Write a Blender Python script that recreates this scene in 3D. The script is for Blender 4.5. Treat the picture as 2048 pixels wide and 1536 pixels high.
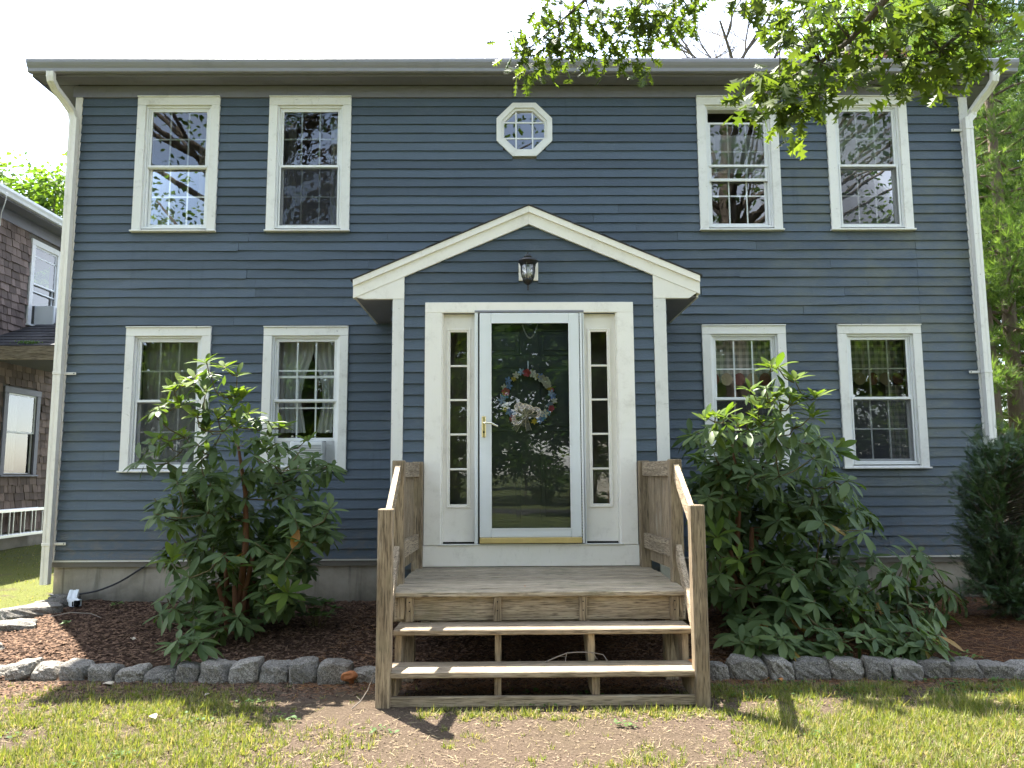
import bpy, bmesh, math, random
import numpy as np
from mathutils import Vector, Matrix

for _o in list(bpy.data.objects):
    bpy.data.objects.remove(_o)
SC = bpy.context.scene
COL = SC.collection
rng = random.Random(7)
nrg = np.random.default_rng(7)
R_ = math.radians

# ------------------------------------------------------------------ camera
FPX, CAMD, CAMZ = 1538.0, 8.18, 1.45
_p, _y, _r = R_(6.592), R_(0.545), R_(-0.2915)
_F = Vector((math.sin(_y) * math.cos(_p), math.cos(_y) * math.cos(_p), math.sin(_p)))
_R0 = Vector((math.cos(_y), -math.sin(_y), 0))
_U0 = _R0.cross(_F)
_R = _R0 * math.cos(_r) + _U0 * math.sin(_r)
_U = -_R0 * math.sin(_r) + _U0 * math.cos(_r)
CAM = Vector((0, -CAMD, CAMZ))
cd = bpy.data.cameras.new('camera')
cd.sensor_fit = 'HORIZONTAL'
cd.sensor_width = 36
cd.lens = FPX / 2048 * 36
cd.clip_start = 0.05
cd.clip_end = 2000
cam = bpy.data.objects.new('camera', cd)
COL.objects.link(cam)
cam.matrix_world = Matrix(((_R.x, _U.x, -_F.x, CAM.x), (_R.y, _U.y, -_F.y, CAM.y), (_R.z, _U.z, -_F.z, CAM.z), (0, 0, 0, 1)))
SC.camera = cam

# ------------------------------------------------------------------ light
SUNV = Vector((-0.355, 0.46, 1.0)).normalized()          # towards the sun: behind the house, to the left
EL = math.asin(SUNV.z)
AZ = math.atan2(SUNV.x, SUNV.y)
SKY_STRENGTH, SUN_STRENGTH, EXPOSURE = 0.15, 4.3, 2.72
w = bpy.data.worlds.new('World')
SC.world = w
w.use_nodes = True
wn, wl = w.node_tree.nodes, w.node_tree.links
wn.clear()
wo = wn.new('ShaderNodeOutputWorld')
bg = wn.new('ShaderNodeBackground')
bg.inputs[1].default_value = SKY_STRENGTH
sky = wn.new('ShaderNodeTexSky')
sky.sky_type = 'NISHITA'
sky.sun_disc = False
sky.sun_elevation = EL
sky.sun_rotation = AZ
sky.air_density = 1.0
sky.dust_density = 0.8
sky.ozone_density = 1.0
bw = wn.new('ShaderNodeRGBToBW')
wl.new(sky.outputs[0], bw.inputs[0])
tint = wn.new('ShaderNodeMixRGB')
tint.blend_type = 'MULTIPLY'
tint.inputs[0].default_value = 1
tint.inputs[2].default_value = (0.975, 0.985, 1.035, 1)
wl.new(bw.outputs[0], tint.inputs[1])
tc = wn.new('ShaderNodeTexCoord')
cn = wn.new('ShaderNodeTexNoise')
cn.inputs['Scale'].default_value = 2.2
cn.inputs['Detail'].default_value = 6
wl.new(tc.outputs['Generated'], cn.inputs['Vector'])
cr = wn.new('ShaderNodeValToRGB')
cr.color_ramp.elements[0].position = 0.40
cr.color_ramp.elements[0].color = (0.25, 0.25, 0.25, 1)
cr.color_ramp.elements[1].position = 0.62
cr.color_ramp.elements[1].color = (0.80, 0.80, 0.80, 1)
wl.new(cn.outputs['Fac'], cr.inputs[0])
mx = wn.new('ShaderNodeMixRGB')
wl.new(cr.outputs[0], mx.inputs[0])
wl.new(sky.outputs[0], mx.inputs[1])
wl.new(tint.outputs[0], mx.inputs[2])
wl.new(mx.outputs[0], bg.inputs[0])
wl.new(bg.outputs[0], wo.inputs[0])
sd = bpy.data.lights.new('sun', 'SUN')
sd.energy = SUN_STRENGTH
sd.angle = R_(0.55)
sd.color = (1.0, 0.955, 0.87)
sun = bpy.data.objects.new('sun', sd)
COL.objects.link(sun)
sun.rotation_euler = (-SUNV).to_track_quat('-Z', 'Y').to_euler()
sun.location = SUNV * 40
SC.view_settings.view_transform = 'Standard'
SC.view_settings.look = 'None'
SC.view_settings.exposure = EXPOSURE
SC.view_settings.gamma = 1
SC.view_settings.use_curve_mapping = False
SC.render.engine = 'CYCLES'
SC.cycles.use_denoising = True
SC.cycles.use_light_tree = False
SC.cycles.max_bounces = 5
SC.cycles.diffuse_bounces = 3
SC.cycles.glossy_bounces = 3
SC.cycles.transparent_max_bounces = 10
SC.cycles.use_adaptive_sampling = True
SC.cycles.adaptive_threshold = 0.02
SC.cycles.sample_clamp_indirect = 8

# ------------------------------------------------------------------ helpers
def ray(u, v):
    return _F + _R * ((u - 1024) / FPX) - _U * ((v - 768) / FPX)
def atY(u, v, y):
    d = ray(u, v)
    return CAM + d * ((y - CAM.y) / d.y)
def atZ(u, v, z):
    d = ray(u, v)
    return CAM + d * ((z - CAM.z) / d.z)
def pix(P):
    d = Vector(P) - CAM
    k = d.dot(_F)
    if k < 0.05:
        return (-9999, -9999)
    return (1024 + FPX * d.dot(_R) / k, 768 - FPX * d.dot(_U) / k)

def sst(a, b, x):
    t = min(1.0, max(0.0, (x - a) / (b - a)))
    return t * t * (3 - 2 * t)
def ground_z(x, y):
    z = 0.10 * sst(-2.75, -1.6, y)
    z += 0.09 * sst(-3.6, -5.2, x) * sst(-1.6, 0.2, y)
    z += 0.04 * sst(0.5, 3.5, y)
    z += 0.03 * sst(-5.0, -14.0, y)
    return z

def nsc(x, s, seed=0.0):
    """cheap smooth pseudo noise, -1..1"""
    return (math.sin(x * s + seed * 12.9) + 0.6 * math.sin(x * s * 2.17 + seed * 7.3 + 1.3) + 0.35 * math.sin(x * s * 4.3 + seed * 3.1)) / 1.95

WM = {}
def link(o, parent=None, wm=None):
    COL.objects.link(o)
    if wm is not None:
        o.matrix_basis = wm
    WM[o.name] = wm if wm is not None else Matrix.Identity(4)
    if parent is not None:
        o.parent = parent
        o.matrix_parent_inverse = WM[parent.name].inverted()
    return o
def tag(o, label=None, cat=None, group=None, kind=None):
    if label: o['label'] = label
    if cat: o['category'] = cat
    if group: o['group'] = group
    if kind: o['kind'] = kind
    return o
def thing(name, loc, label, cat, group=None):
    o = bpy.data.objects.new(name, None)
    o.empty_display_size = 0.2
    link(o, None, Matrix.Translation(Vector(loc)))
    return tag(o, label, cat, group)
def part_empty(name, loc, parent):
    o = bpy.data.objects.new(name, None)
    o.empty_display_size = 0.1
    return link(o, parent, Matrix.Translation(Vector(loc)))

class MB:
    def __init__(s):
        s.v, s.f = [], []
    def raw(s, vs, fs):
        n = len(s.v)
        s.v += [tuple(q) for q in vs]
        s.f += [tuple(i + n for i in q) for q in fs]
        return s
    def box(s, x0, x1, y0, y1, z0, z1, b=0.0):
        if x0 > x1: x0, x1 = x1, x0
        if y0 > y1: y0, y1 = y1, y0
        if z0 > z1: z0, z1 = z1, z0
        b = min(b, (x1 - x0) * .35, (y1 - y0) * .35, (z1 - z0) * .35)
        if b <= 0:
            vs = [(x, y, z) for x in (x0, x1) for y in (y0, y1) for z in (z0, z1)]
            return s.raw(vs, [(0, 1, 3, 2), (4, 6, 7, 5), (0, 4, 5, 1), (2, 3, 7, 6), (0, 2, 6, 4), (1, 5, 7, 3)])
        vs, idx = [], {}
        for i, x in enumerate((x0, x1)):
            for j, y in enumerate((y0, y1)):
                for k, z in enumerate((z0, z1)):
                    sx, sy, sz = (1 - 2 * i) * b, (1 - 2 * j) * b, (1 - 2 * k) * b
                    for a, q in enumerate(((x, y + sy, z + sz), (x + sx, y, z + sz), (x + sx, y + sy, z))):
                        idx[(i, j, k, a)] = len(vs)
                        vs.append(q)
        I = lambda *q: idx[q]
        fs = []
        for i in (0, 1): fs.append([I(i, 0, 0, 0), I(i, 1, 0, 0), I(i, 1, 1, 0), I(i, 0, 1, 0)])
        for j in (0, 1): fs.append([I(0, j, 0, 1), I(1, j, 0, 1), I(1, j, 1, 1), I(0, j, 1, 1)])
        for k in (0, 1): fs.append([I(0, 0, k, 2), I(1, 0, k, 2), I(1, 1, k, 2), I(0, 1, k, 2)])
        for i in (0, 1):
            for j in (0, 1): fs.append([I(i, j, 0, 0), I(i, j, 1, 0), I(i, j, 1, 1), I(i, j, 0, 1)])
        for i in (0, 1):
            for k in (0, 1): fs.append([I(i, 0, k, 0), I(i, 1, k, 0), I(i, 1, k, 2), I(i, 0, k, 2)])
        for j in (0, 1):
            for k in (0, 1): fs.append([I(0, j, k, 1), I(1, j, k, 1), I(1, j, k, 2), I(0, j, k, 2)])
        for i in (0, 1):
            for j in (0, 1):
                for k in (0, 1): fs.append([I(i, j, k, 0), I(i, j, k, 1), I(i, j, k, 2)])
        return s.raw(vs, fs)
    def prism(s, poly, y0, y1):
        """polygon in x,z pulled along y"""
        n = len(poly)
        vs = [(x, y0, z) for x, z in poly] + [(x, y1, z) for x, z in poly]
        fs = [tuple(range(n)), tuple(range(2 * n - 1, n - 1, -1))]
        fs += [(i, i + n, (i + 1) % n + n, (i + 1) % n) for i in range(n)]
        return s.raw(vs, fs)
    def prismx(s, poly, x0, x1):
        """polygon in y,z pulled along x"""
        n = len(poly)
        vs = [(x0, y, z) for y, z in poly] + [(x1, y, z) for y, z in poly]
        fs = [tuple(range(n)), tuple(range(2 * n - 1, n - 1, -1))]
        fs += [(i, i + n, (i + 1) % n + n, (i + 1) % n) for i in range(n)]
        return s.raw(vs, fs)
    def beam(s, a, b, w, h, up=(0, 0, 1)):
        """rectangular bar from a to b; w across, h along up"""
        a, b = Vector(a), Vector(b)
        d = (b - a).normalized()
        u = Vector(up)
        u = (u - d * u.dot(d)).normalized()
        c = d.cross(u)
        vs = []
        for q in (a, b):
            for i, j in ((-1, -1), (1, -1), (1, 1), (-1, 1)):
                vs.append(q + c * (w / 2 * i) + u * (h / 2 * j))
        return s.raw(vs, [(0, 3, 2, 1), (4, 5, 6, 7), (0, 1, 5, 4), (1, 2, 6, 5), (2, 3, 7, 6), (3, 0, 4, 7)])
    def tube(s, pts, rad, n=6, cap=True):
        pts = [Vector(q) for q in pts]
        if not hasattr(rad, '__len__'): rad = [rad] * len(pts)
        vs, fs = [], []
        ref = Vector((0.13, 0.31, 0.94))
        for i, q in enumerate(pts):
            d = (pts[min(i + 1, len(pts) - 1)] - pts[max(i - 1, 0)])
            d = d.normalized() if d.length > 1e-9 else Vector((0, 0, 1))
            a = d.cross(ref)
            if a.length < 1e-3: a = d.cross(Vector((1, 0, 0)))
            a.normalize()
            b = d.cross(a)
            for k in range(n):
                t = 2 * math.pi * k / n
                vs.append(q + a * (math.cos(t) * rad[i]) + b * (math.sin(t) * rad[i]))
        for i in range(len(pts) - 1):
            for k in range(n):
                fs.append((i * n + k, i * n + (k + 1) % n, (i + 1) * n + (k + 1) % n, (i + 1) * n + k))
        if cap:
            fs.append(tuple(range(n - 1, -1, -1)))
            fs.append(tuple(range((len(pts) - 1) * n, len(pts) * n)))
        return s.raw(vs, fs)
    def lathe(s, prof, c, n=16):
        """(r, z) rings about a vertical axis through c"""
        vs, fs = [], []
        for r, z in prof:
            for k in range(n):
                t = 2 * math.pi * k / n
                vs.append((c[0] + r * math.cos(t), c[1] + r * math.sin(t), c[2] + z))
        for i in range(len(prof) - 1):
            for k in range(n):
                fs.append((i * n + k, i * n + (k + 1) % n, (i + 1) * n + (k + 1) % n, (i + 1) * n + k))
        return s.raw(vs, fs)
    def mesh(s, name, m=None, smooth=False):
        me = bpy.data.meshes.new(name)
        me.from_pydata(s.v, [], s.f)
        bm = bmesh.new()
        bm.from_mesh(me)
        bmesh.ops.recalc_face_normals(bm, faces=bm.faces)
        bm.to_mesh(me)
        bm.free()
        if smooth:
            me.polygons.foreach_set('use_smooth', [True] * len(me.polygons))
        if m: me.materials.append(m)
        return me
    def build(s, name, m, parent=None, smooth=False):
        return link(bpy.data.objects.new(name, s.mesh(name, m, smooth)), parent)

def fast_mesh(name, V, Fc, m, smooth=False, tone=None):
    """big meshes from numpy arrays; Fc is M x k"""
    V = np.asarray(V, np.float32)
    Fc = np.asarray(Fc, np.int32)
    me = bpy.data.meshes.new(name)
    M, k = Fc.shape
    me.vertices.add(len(V))
    me.vertices.foreach_set('co', V.ravel())
    me.loops.add(M * k)
    me.loops.foreach_set('vertex_index', Fc.ravel())
    me.polygons.add(M)
    me.polygons.foreach_set('loop_start', np.arange(0, M * k, k, dtype=np.int32))
    me.polygons.foreach_set('loop_total', np.full(M, k, np.int32))
    if smooth:
        me.polygons.foreach_set('use_smooth', np.ones(M, bool))
    if tone is not None:
        a = me.attributes.new('tone', 'FLOAT', 'POINT')
        a.data.foreach_set('value', np.asarray(tone, np.float32))
    me.update(calc_edges=True)
    if m: me.materials.append(m)
    return me
def stamp(tv, tf, M4):
    """copies of a template (tv verts, tf faces) under N 4x4 matrices"""
    tv = np.asarray(tv, np.float64)
    M4 = np.asarray(M4, np.float64)
    V = np.einsum('nij,vj->nvi', M4[:, :3, :3], tv) + M4[:, None, :3, 3]
    n, k = len(M4), len(tv)
    Fc = (np.asarray(tf)[None] + (np.arange(n) * k)[:, None, None]).reshape(-1, len(tf[0]))
    return V.reshape(-1, 3), Fc
def frames(P, D, Nn, S):
    """N matrices: local y along D, local z near Nn, scaled by S (N or Nx3)"""
    P, D, Nn = (np.asarray(q, np.float64) for q in (P, D, Nn))
    D = D / np.linalg.norm(D, axis=1, keepdims=True)
    X = np.cross(D, Nn)
    X /= np.maximum(np.linalg.norm(X, axis=1, keepdims=True), 1e-6)
    Zv = np.cross(X, D)
    S = np.asarray(S, np.float64)
    if S.ndim == 1: S = np.repeat(S[:, None], 3, 1)
    M4 = np.zeros((len(P), 4, 4))
    M4[:, :3, 0] = X * S[:, :1]
    M4[:, :3, 1] = D * S[:, 1:2]
    M4[:, :3, 2] = Zv * S[:, 2:3]
    M4[:, :3, 3] = P
    M4[:, 3, 3] = 1
    return M4
def rdir(n):
    q = nrg.normal(size=(n, 3))
    return q / np.linalg.norm(q, axis=1, keepdims=True)

# ------------------------------------------------------------------ materials
class NT:
    def __init__(s, name):
        s.m = bpy.data.materials.new(name)
        s.m.use_nodes = True
        s.n, s.l = s.m.node_tree.nodes, s.m.node_tree.links
        s.n.clear()
        s.out = s.n.new('ShaderNodeOutputMaterial')
        s.geo = s.n.new('ShaderNodeNewGeometry')
        s.obi = s.n.new('ShaderNodeObjectInfo')
    def put(s, sock, v):
        if hasattr(v, 'links') or hasattr(v, 'is_linked'): s.l.new(v, sock)
        elif isinstance(v, (tuple, list)) and len(v) == 3 and sock.type == 'RGBA': sock.default_value = (*v, 1)
        else: sock.default_value = v
    def node(s, t, **kw):
        q = s.n.new('ShaderNode' + t)
        for k, v in kw.items(): setattr(q, k, v)
        return q
    def pos(s, scale=(1, 1, 1), src=None):
        q = s.node('Mapping')
        s.put(q.inputs['Vector'], src or s.geo.outputs['Position'])
        q.inputs['Scale'].default_value = scale
        return q.outputs[0]
    def objpos(s, scale=(1, 1, 1)):
        t = s.node('TexCoord')
        return s.pos(scale, t.outputs['Object'])
    def noise(s, vec, scale, detail=4, rough=.55, dist=0):
        q = s.node('TexNoise')
        s.put(q.inputs['Vector'], vec)
        q.inputs['Scale'].default_value = scale
        q.inputs['Detail'].default_value = detail
        q.inputs['Roughness'].default_value = rough
        q.inputs['Distortion'].default_value = dist
        return q.outputs['Fac']
    def vor(s, vec, scale, feat='F1', out='Distance'):
        q = s.node('TexVoronoi', feature=feat)
        s.put(q.inputs['Vector'], vec)
        q.inputs['Scale'].default_value = scale
        return q.outputs[out]
    def ramp(s, fac, *stops):
        q = s.node('ValToRGB')
        s.put(q.inputs[0], fac)
        e = q.color_ramp.elements
        while len(e) < len(stops): e.new(0.5)
        for i, (p_, c) in enumerate(stops):
            e[i].position = p_
            e[i].color = (*c, 1) if hasattr(c, '__len__') else (c, c, c, 1)
        return q.outputs[0]
    def mix(s, fac, a, b, mode='MIX'):
        q = s.node('MixRGB', blend_type=mode)
        s.put(q.inputs[0], fac); s.put(q.inputs[1], a); s.put(q.inputs[2], b)
        return q.outputs[0]
    def math(s, op, a, b=0.0, clamp=False):
        q = s.node('Math', operation=op)
        q.use_clamp = clamp
        s.put(q.inputs[0], a); s.put(q.inputs[1], b)
        return q.outputs[0]
    def range(s, v, a, b, c=0.0, d=1.0):
        q = s.node('MapRange')
        q.interpolation_type = 'SMOOTHSTEP'
        s.put(q.inputs[0], v)
        for i, k in enumerate((a, b, c, d)): q.inputs[i + 1].default_value = k
        return q.outputs[0]
    def sep(s, vec=None):
        q = s.node('SeparateXYZ')
        s.put(q.inputs[0], vec or s.geo.outputs['Position'])
        return q.outputs
    def bump(s, h, strength=.3, dist=.01):
        q = s.node('Bump')
        q.inputs['Strength'].default_value = strength
        q.inputs['Distance'].default_value = dist
        s.put(q.inputs['Height'], h)
        return q.outputs[0]
    def bsdf(s, col, rough=.6, spec=.5, bump=None, metal=0.0, coat=0.0):
        q = s.node('BsdfPrincipled')
        s.put(q.inputs['Base Color'], col)
        s.put(q.inputs['Roughness'], rough)
        s.put(q.inputs['Metallic'], metal)
        s.put(q.inputs['Specular IOR Level'], spec)
        if coat: q.inputs['Coat Weight'].default_value = coat
        if bump is not None: s.l.new(bump, q.inputs['Normal'])
        return q.outputs[0]
    def mixsh(s, fac, a, b):
        q = s.node('MixShader')
        s.put(q.inputs[0], fac); s.l.new(a, q.inputs[1]); s.l.new(b, q.inputs[2])
        return q.outputs[0]
    def done(s, sh):
        s.l.new(sh, s.out.inputs[0])
        return s.m

def m_siding():
    t = NT('blue_siding_paint')
    x = t.sep()
    g = t.noise(t.pos((2.2, 8, 60)), 3, 4, .6)
    c = t.mix(g, (0.046, 0.067, 0.091), (0.071, 0.097, 0.127))
    big = t.noise(t.pos((1, 1, 1.6)), 0.9, 4)
    c = t.mix(t.math('MULTIPLY', big, .45), c, (0.078, 0.096, 0.116))
    rnd = t.range(t.obi.outputs['Random'], 0, 1, .84, 1.14)
    c = t.mix(1.0, c, rnd, 'MULTIPLY')
    # green algae bloom where the trees drip: right end and a little lower left
    al = t.noise(t.pos((1.0, 1, 2.2)), 1.3, 6, .72)
    al = t.range(al, .36, .72)
    msk = t.math('MAXIMUM', t.range(x[0], 1.2, 4.2, 0, 1.0), t.math('MULTIPLY', t.range(x[0], -3.2, -4.6, 0, .45), t.range(x[2], 4.2, 3.2)))
    msk = t.math('MULTIPLY', msk, t.range(x[2], .7, 1.7, .15, 1))
    msk = t.math('MULTIPLY', msk, t.range(x[2], 5.1, 4.6, 0.1, 1))
    c = t.mix(t.math('MULTIPLY', al, msk), c, (0.112, 0.124, 0.100))
    spl = t.math('MULTIPLY', t.range(x[2], 1.15, .58, 0, .75), t.range(t.noise(t.pos((1, 1, 2)), 7, 5, .7), .42, .66))
    c = t.mix(spl, c, (.105, .098, .085))
    fade = t.noise(t.pos((.5, 1, .9)), 2.3, 5, .7)
    c = t.mix(t.range(fade, .52, .74, 0, .5), c, (.105, .122, .140))
    st2 = t.noise(t.pos((6, 1, .5)), 2.0, 4, .6)
    c = t.mix(t.range(st2, .58, .78, 0, .4), c, (.040, .052, .066))
    # dust and chips
    sp = t.noise(t.pos((1, 1, 1)), 45, 2)
    c = t.mix(t.range(sp, .735, .78, 0, .35), c, (.30, .31, .31))
    wood = t.noise(t.pos((3, 10, 90)), 4, 5, .7)
    pb = t.noise(t.pos((9, 9, 22)), 3, 4, .6)
    h = t.math('ADD', t.math('MULTIPLY', wood, .5), pb)
    return t.done(t.bsdf(c, t.range(big, .3, .7, .42, .6), .4, t.bump(h, .5, .008)))

def m_paint(name, col, dirt=(.34, .31, .26), amt=.5, rough=.5, chip=.0):
    t = NT(name)
    n1 = t.noise(t.pos(), 4, 6, .75)
    n2 = t.noise(t.pos((1, 1, .35)), 28, 4, .6)
    c = t.mix(t.range(n1, .50, .82, 0, amt), col, dirt)
    c = t.mix(t.range(n2, .58, .82, 0, amt * .6), c, dirt)
    if chip:
        n3 = t.noise(t.pos((1, 1, 1.5)), 14, 5, .75)
        c = t.mix(t.range(n3, .64, .67, 0, chip), c, (.20, .17, .14))
    rnd = t.range(t.obi.outputs['Random'], 0, 1, .95, 1.03)
    c = t.mix(1.0, c, rnd, 'MULTIPLY')
    return t.done(t.bsdf(c, rough, .45, t.bump(t.noise(t.pos((1, 1, 1)), 60, 3), .12, .003)))

def m_wood(name, axis, a=(.155, .112, .068), b=(.42, .335, .225), green=.3):
    t = NT(name)
    sc = [26, 26, 26]
    sc[axis] = 1.3
    src = t.pos(tuple(sc))
    off = t.node('VectorMath', operation='ADD')
    t.put(off.inputs[0], src)
    cmb = t.node('CombineXYZ')
    k = t.math('MULTIPLY', t.obi.outputs['Random'], 37.0)
    for i in range(3): t.put(cmb.inputs[i], k)
    t.put(off.inputs[1], cmb.outputs[0])
    g = t.noise(off.outputs[0], 1.6, 6, .65, .6)
    fine = t.noise(off.outputs[0], 6, 3, .6)
    c = t.ramp(g, (.28, a), (.50, tuple((p_ + q) / 2 for p_, q in zip(a, b))), (.72, b))
    c = t.mix(t.range(fine, .47, .64, 0, .85), c, tuple(q * .5 for q in a))
    st = t.noise(t.pos(), 3.2, 5, .65)
    c = t.mix(t.range(st, .52, .72, 0, green), c, (.105, .105, .052))
    wh = t.noise(t.pos(tuple(2 if i != axis else .6 for i in range(3))), 4, 4, .6)
    c = t.mix(t.range(wh, .55, .8, 0, .5), c, (.42, .37, .29))
    kn = t.vor(t.pos(tuple(3.2 if i != axis else 1.1 for i in range(3))), 1.6)
    c = t.mix(t.range(kn, .07, .035, 0, .8), c, (.07, .045, .025))
    c = t.mix(1.0, c, t.range(t.obi.outputs['Random'], 0, 1, .86, 1.12), 'MULTIPLY')
    return t.done(t.bsdf(c, .75, .3, t.bump(t.math('ADD', g, t.math('MULTIPLY', fine, .6)), .55, .006)))

def m_concrete():
    t = NT('old_concrete')
    n = t.noise(t.pos(), 2.2, 7, .7)
    c = t.ramp(n, (.3, (.20, .175, .135)), (.55, (.31, .275, .22)), (.8, (.38, .345, .285)))
    x = t.sep()
    dr = t.noise(t.pos((5, 1, .6)), 1.8, 5, .6)
    c = t.mix(t.range(dr, .5, .75, 0, .75), c, (.075, .068, .052))
    lo = t.math('MULTIPLY', t.range(x[2], .38, .12, 0, 1), t.noise(t.pos(), 6, 4))
    c = t.mix(t.math('MULTIPLY', lo, 1.1, True), c, (.06, .055, .040))
    wv = t.math('FRACT', t.math('MULTIPLY', t.math('ADD', x[0], .33), .82))
    seam = t.range(t.math('ABSOLUTE', t.math('SUBTRACT', wv, .5)), .012, .004)
    c = t.mix(t.math('MULTIPLY', seam, .55), c, (.09, .08, .065))
    rust = t.noise(t.pos((1, 1, .8)), 3.1, 3)
    c = t.mix(t.range(rust, .66, .78, 0, .5), c, (.20, .11, .06))
    return t.done(t.bsdf(c, .88, .25, t.bump(t.noise(t.pos(), 24, 6, .7), .35, .006)))

def m_stone():
    t = NT('grey_granite')
    sp = t.vor(t.pos(), 150, out='Color')
    bwn = t.node('RGBToBW'); t.put(bwn.inputs[0], sp)
    c = t.ramp(bwn.outputs[0], (.2, (.10, .089, .074)), (.5, (.20, .180, .150)), (.85, (.34, .31, .262)))
    n = t.noise(t.pos(), 7, 6, .7)
    c = t.mix(t.range(n, .42, .72, 0, .7), c, (.14, .13, .115))
    rr = t.range(t.obi.outputs['Random'], 0, 1, .62, 1.05)
    c = t.mix(1.0, c, rr, 'MULTIPLY')
    dr = t.noise(t.pos(), 3, 4)
    c = t.mix(t.range(dr, .55, .8, 0, .5), c, (.115, .085, .055))
    h = t.math('ADD', t.noise(t.pos(), 40, 6, .75), t.math('MULTIPLY', t.noise(t.pos(), 9, 4), 2))
    return t.done(t.bsdf(c, .85, .3, t.bump(h, .7, .012)))

def m_ground():
    t = NT('lawn_soil')
    x = t.sep()
    n = t.noise(t.pos(), 1.1, 6, .65)
    f = t.noise(t.pos(), 60, 4, .7)
    soil = t.ramp(f, (.3, (.045, .030, .020)), (.55, (.085, .060, .042)), (.75, (.145, .108, .078)))
    soil = t.mix(t.range(n, .4, .7, 0, .6), soil, (.065, .050, .028))
    gr = t.ramp(f, (.3, (.050, .062, .022)), (.7, (.095, .115, .042)))
    d = t.node('VectorMath', operation='LENGTH')
    t.put(d.inputs[0], t.geo.outputs['Position'])
    far = t.range(d.outputs['Value'], 6, 10)
    c = t.mix(far, soil, gr)
    moss = t.range(t.noise(t.pos(), 2.4, 5, .7), .28, .48)
    lm = t.math('MULTIPLY', t.range(x[0], -4.25, -4.5), t.range(x[1], -2.4, -1.4))
    c = t.mix(t.math('MULTIPLY', lm, moss), c, t.ramp(f, (.3, (.060, .070, .014)), (.7, (.125, .130, .028))))
    h = t.math('ADD', f, t.noise(t.pos(), 14, 4))
    return t.done(t.bsdf(c, .95, .15, t.bump(h, .8, .02)))

def m_mulch():
    t = NT('dark_mulch')
    x = t.sep()
    f = t.noise(t.pos((1, 2.2, 1)), 48, 5, .75)
    v = t.vor(t.pos((1, 2.0, 1)), 46)
    c = t.ramp(f, (.32, (.022, .012, .008)), (.52, (.080, .044, .026)), (.72, (.18, .11, .068)))
    c = t.mix(t.range(x[0], -1.2, 2.5, 0, .55), c, t.ramp(f, (.3, (.03, .014, .008)), (.6, (.135, .065, .032)), (.8, (.24, .13, .065))))
    h = t.math('ADD', f, v)
    return t.done(t.bsdf(c, .92, .15, t.bump(h, 1.0, .03)))

def m_plain(name, col, rough=.6, spec=.4, metal=0.0, var=.15, scale=12, bump=.1, coat=0.0):
    t = NT(name)
    n = t.noise(t.pos(), scale, 5, .65)
    c = t.mix(n, tuple(q * (1 - var) for q in col), tuple(min(1, q * (1 + var)) for q in col))
    c = t.mix(1.0, c, t.range(t.obi.outputs['Random'], 0, 1, 1 - var * .6, 1 + var * .6), 'MULTIPLY')
    return t.done(t.bsdf(c, rough, spec, t.bump(n, bump, .004) if bump else None, metal, coat))

def m_leaf(name, a, b, trans=.35, tcol=None, rough=.38, spec=.5, vein=False, straw=None):
    """a..b: per-leaf colour range; thin leaf that lets light through"""
    t = NT(name)
    at = t.node('Attribute', attribute_name='tone')
    k = t.math('FRACT', t.math('ADD', at.outputs['Fac'], t.obi.outputs['Random']))
    c = t.mix(k, a, b)
    if straw: c = t.ramp(k, (0, a), (.80, b), (.84, straw), (1, straw))
    if vein:
        o = t.objpos()
        n = t.noise(o, 9, 3)
        c = t.mix(t.range(n, .4, .7, 0, .25), c, tuple(q * .7 for q in a))
    pr = t.bsdf(c, rough, spec)
    tr = t.node('BsdfTranslucent')
    t.put(tr.inputs[0], t.mix(1.0, c, tcol or (2.2, 2.4, .9), 'MULTIPLY'))
    return t.done(t.mixsh(trans, pr, tr.outputs[0]))

def m_glass(name, ior=1.75, wav=.0, tintc=(.93, .95, .95), wscale=5.0):
    t = NT(name)
    fr = t.node('Fresnel'); fr.inputs[0].default_value = ior
    tr = t.node('BsdfTransparent'); t.put(tr.inputs[0], tintc)
    gl = t.node('BsdfGlossy'); gl.inputs['Roughness'].default_value = 0.0
    t.put(gl.inputs[0], (1, 1, 1))
    if wav:
        b = t.bump(t.noise(t.pos(), wscale, 2, .4), wav, .02)
        t.l.new(b, gl.inputs['Normal'])
    return t.done(t.mixsh(fr.outputs[0], tr.outputs[0], gl.outputs[0]))

def m_screen():
    t = NT('insect_screen')
    tr = t.node('BsdfTransparent')
    df = t.bsdf((.028, .029, .031), .7, .3)
    return t.done(t.mixsh(.48, tr.outputs[0], df))

def m_sheer(name, col, op=.6, plaid=False):
    t = NT(name)
    c = col
    if plaid:
        x = t.sep()
        s1 = t.range(t.math('ABSOLUTE', t.math('SUBTRACT', t.math('FRACT', t.math('MULTIPLY', x[0], 14)), .5)), .22, .26)
        s2 = t.range(t.math('ABSOLUTE', t.math('SUBTRACT', t.math('FRACT', t.math('MULTIPLY', x[2], 14)), .5)), .22, .26)
        c = t.mix(t.math('MULTIPLY', t.math('ADD', s1, s2), .42), col, (.10, .13, .10))
    n = t.noise(t.pos((1, 1, .4)), 20, 4)
    c = t.mix(t.math('MULTIPLY', n, .35), c, tuple(q * .5 for q in col))
    df = t.bsdf(c, .9, .1)
    tl = t.node('BsdfTranslucent'); t.put(tl.inputs[0], c)
    tr = t.node('BsdfTransparent')
    return t.done(t.mixsh(op, tr.outputs[0], t.mixsh(.3, df, tl.outputs[0])))

def m_bark(name, a, b):
    t = NT(name)
    n = t.noise(t.pos((1, 1, .22)), 16, 6, .7)
    v = t.vor(t.pos((1, 1, .25)), 13)
    c = t.mix(n, a, b)
    return t.done(t.bsdf(c, .9, .2, t.bump(t.math('ADD', n, v), .9, .03)))

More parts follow.
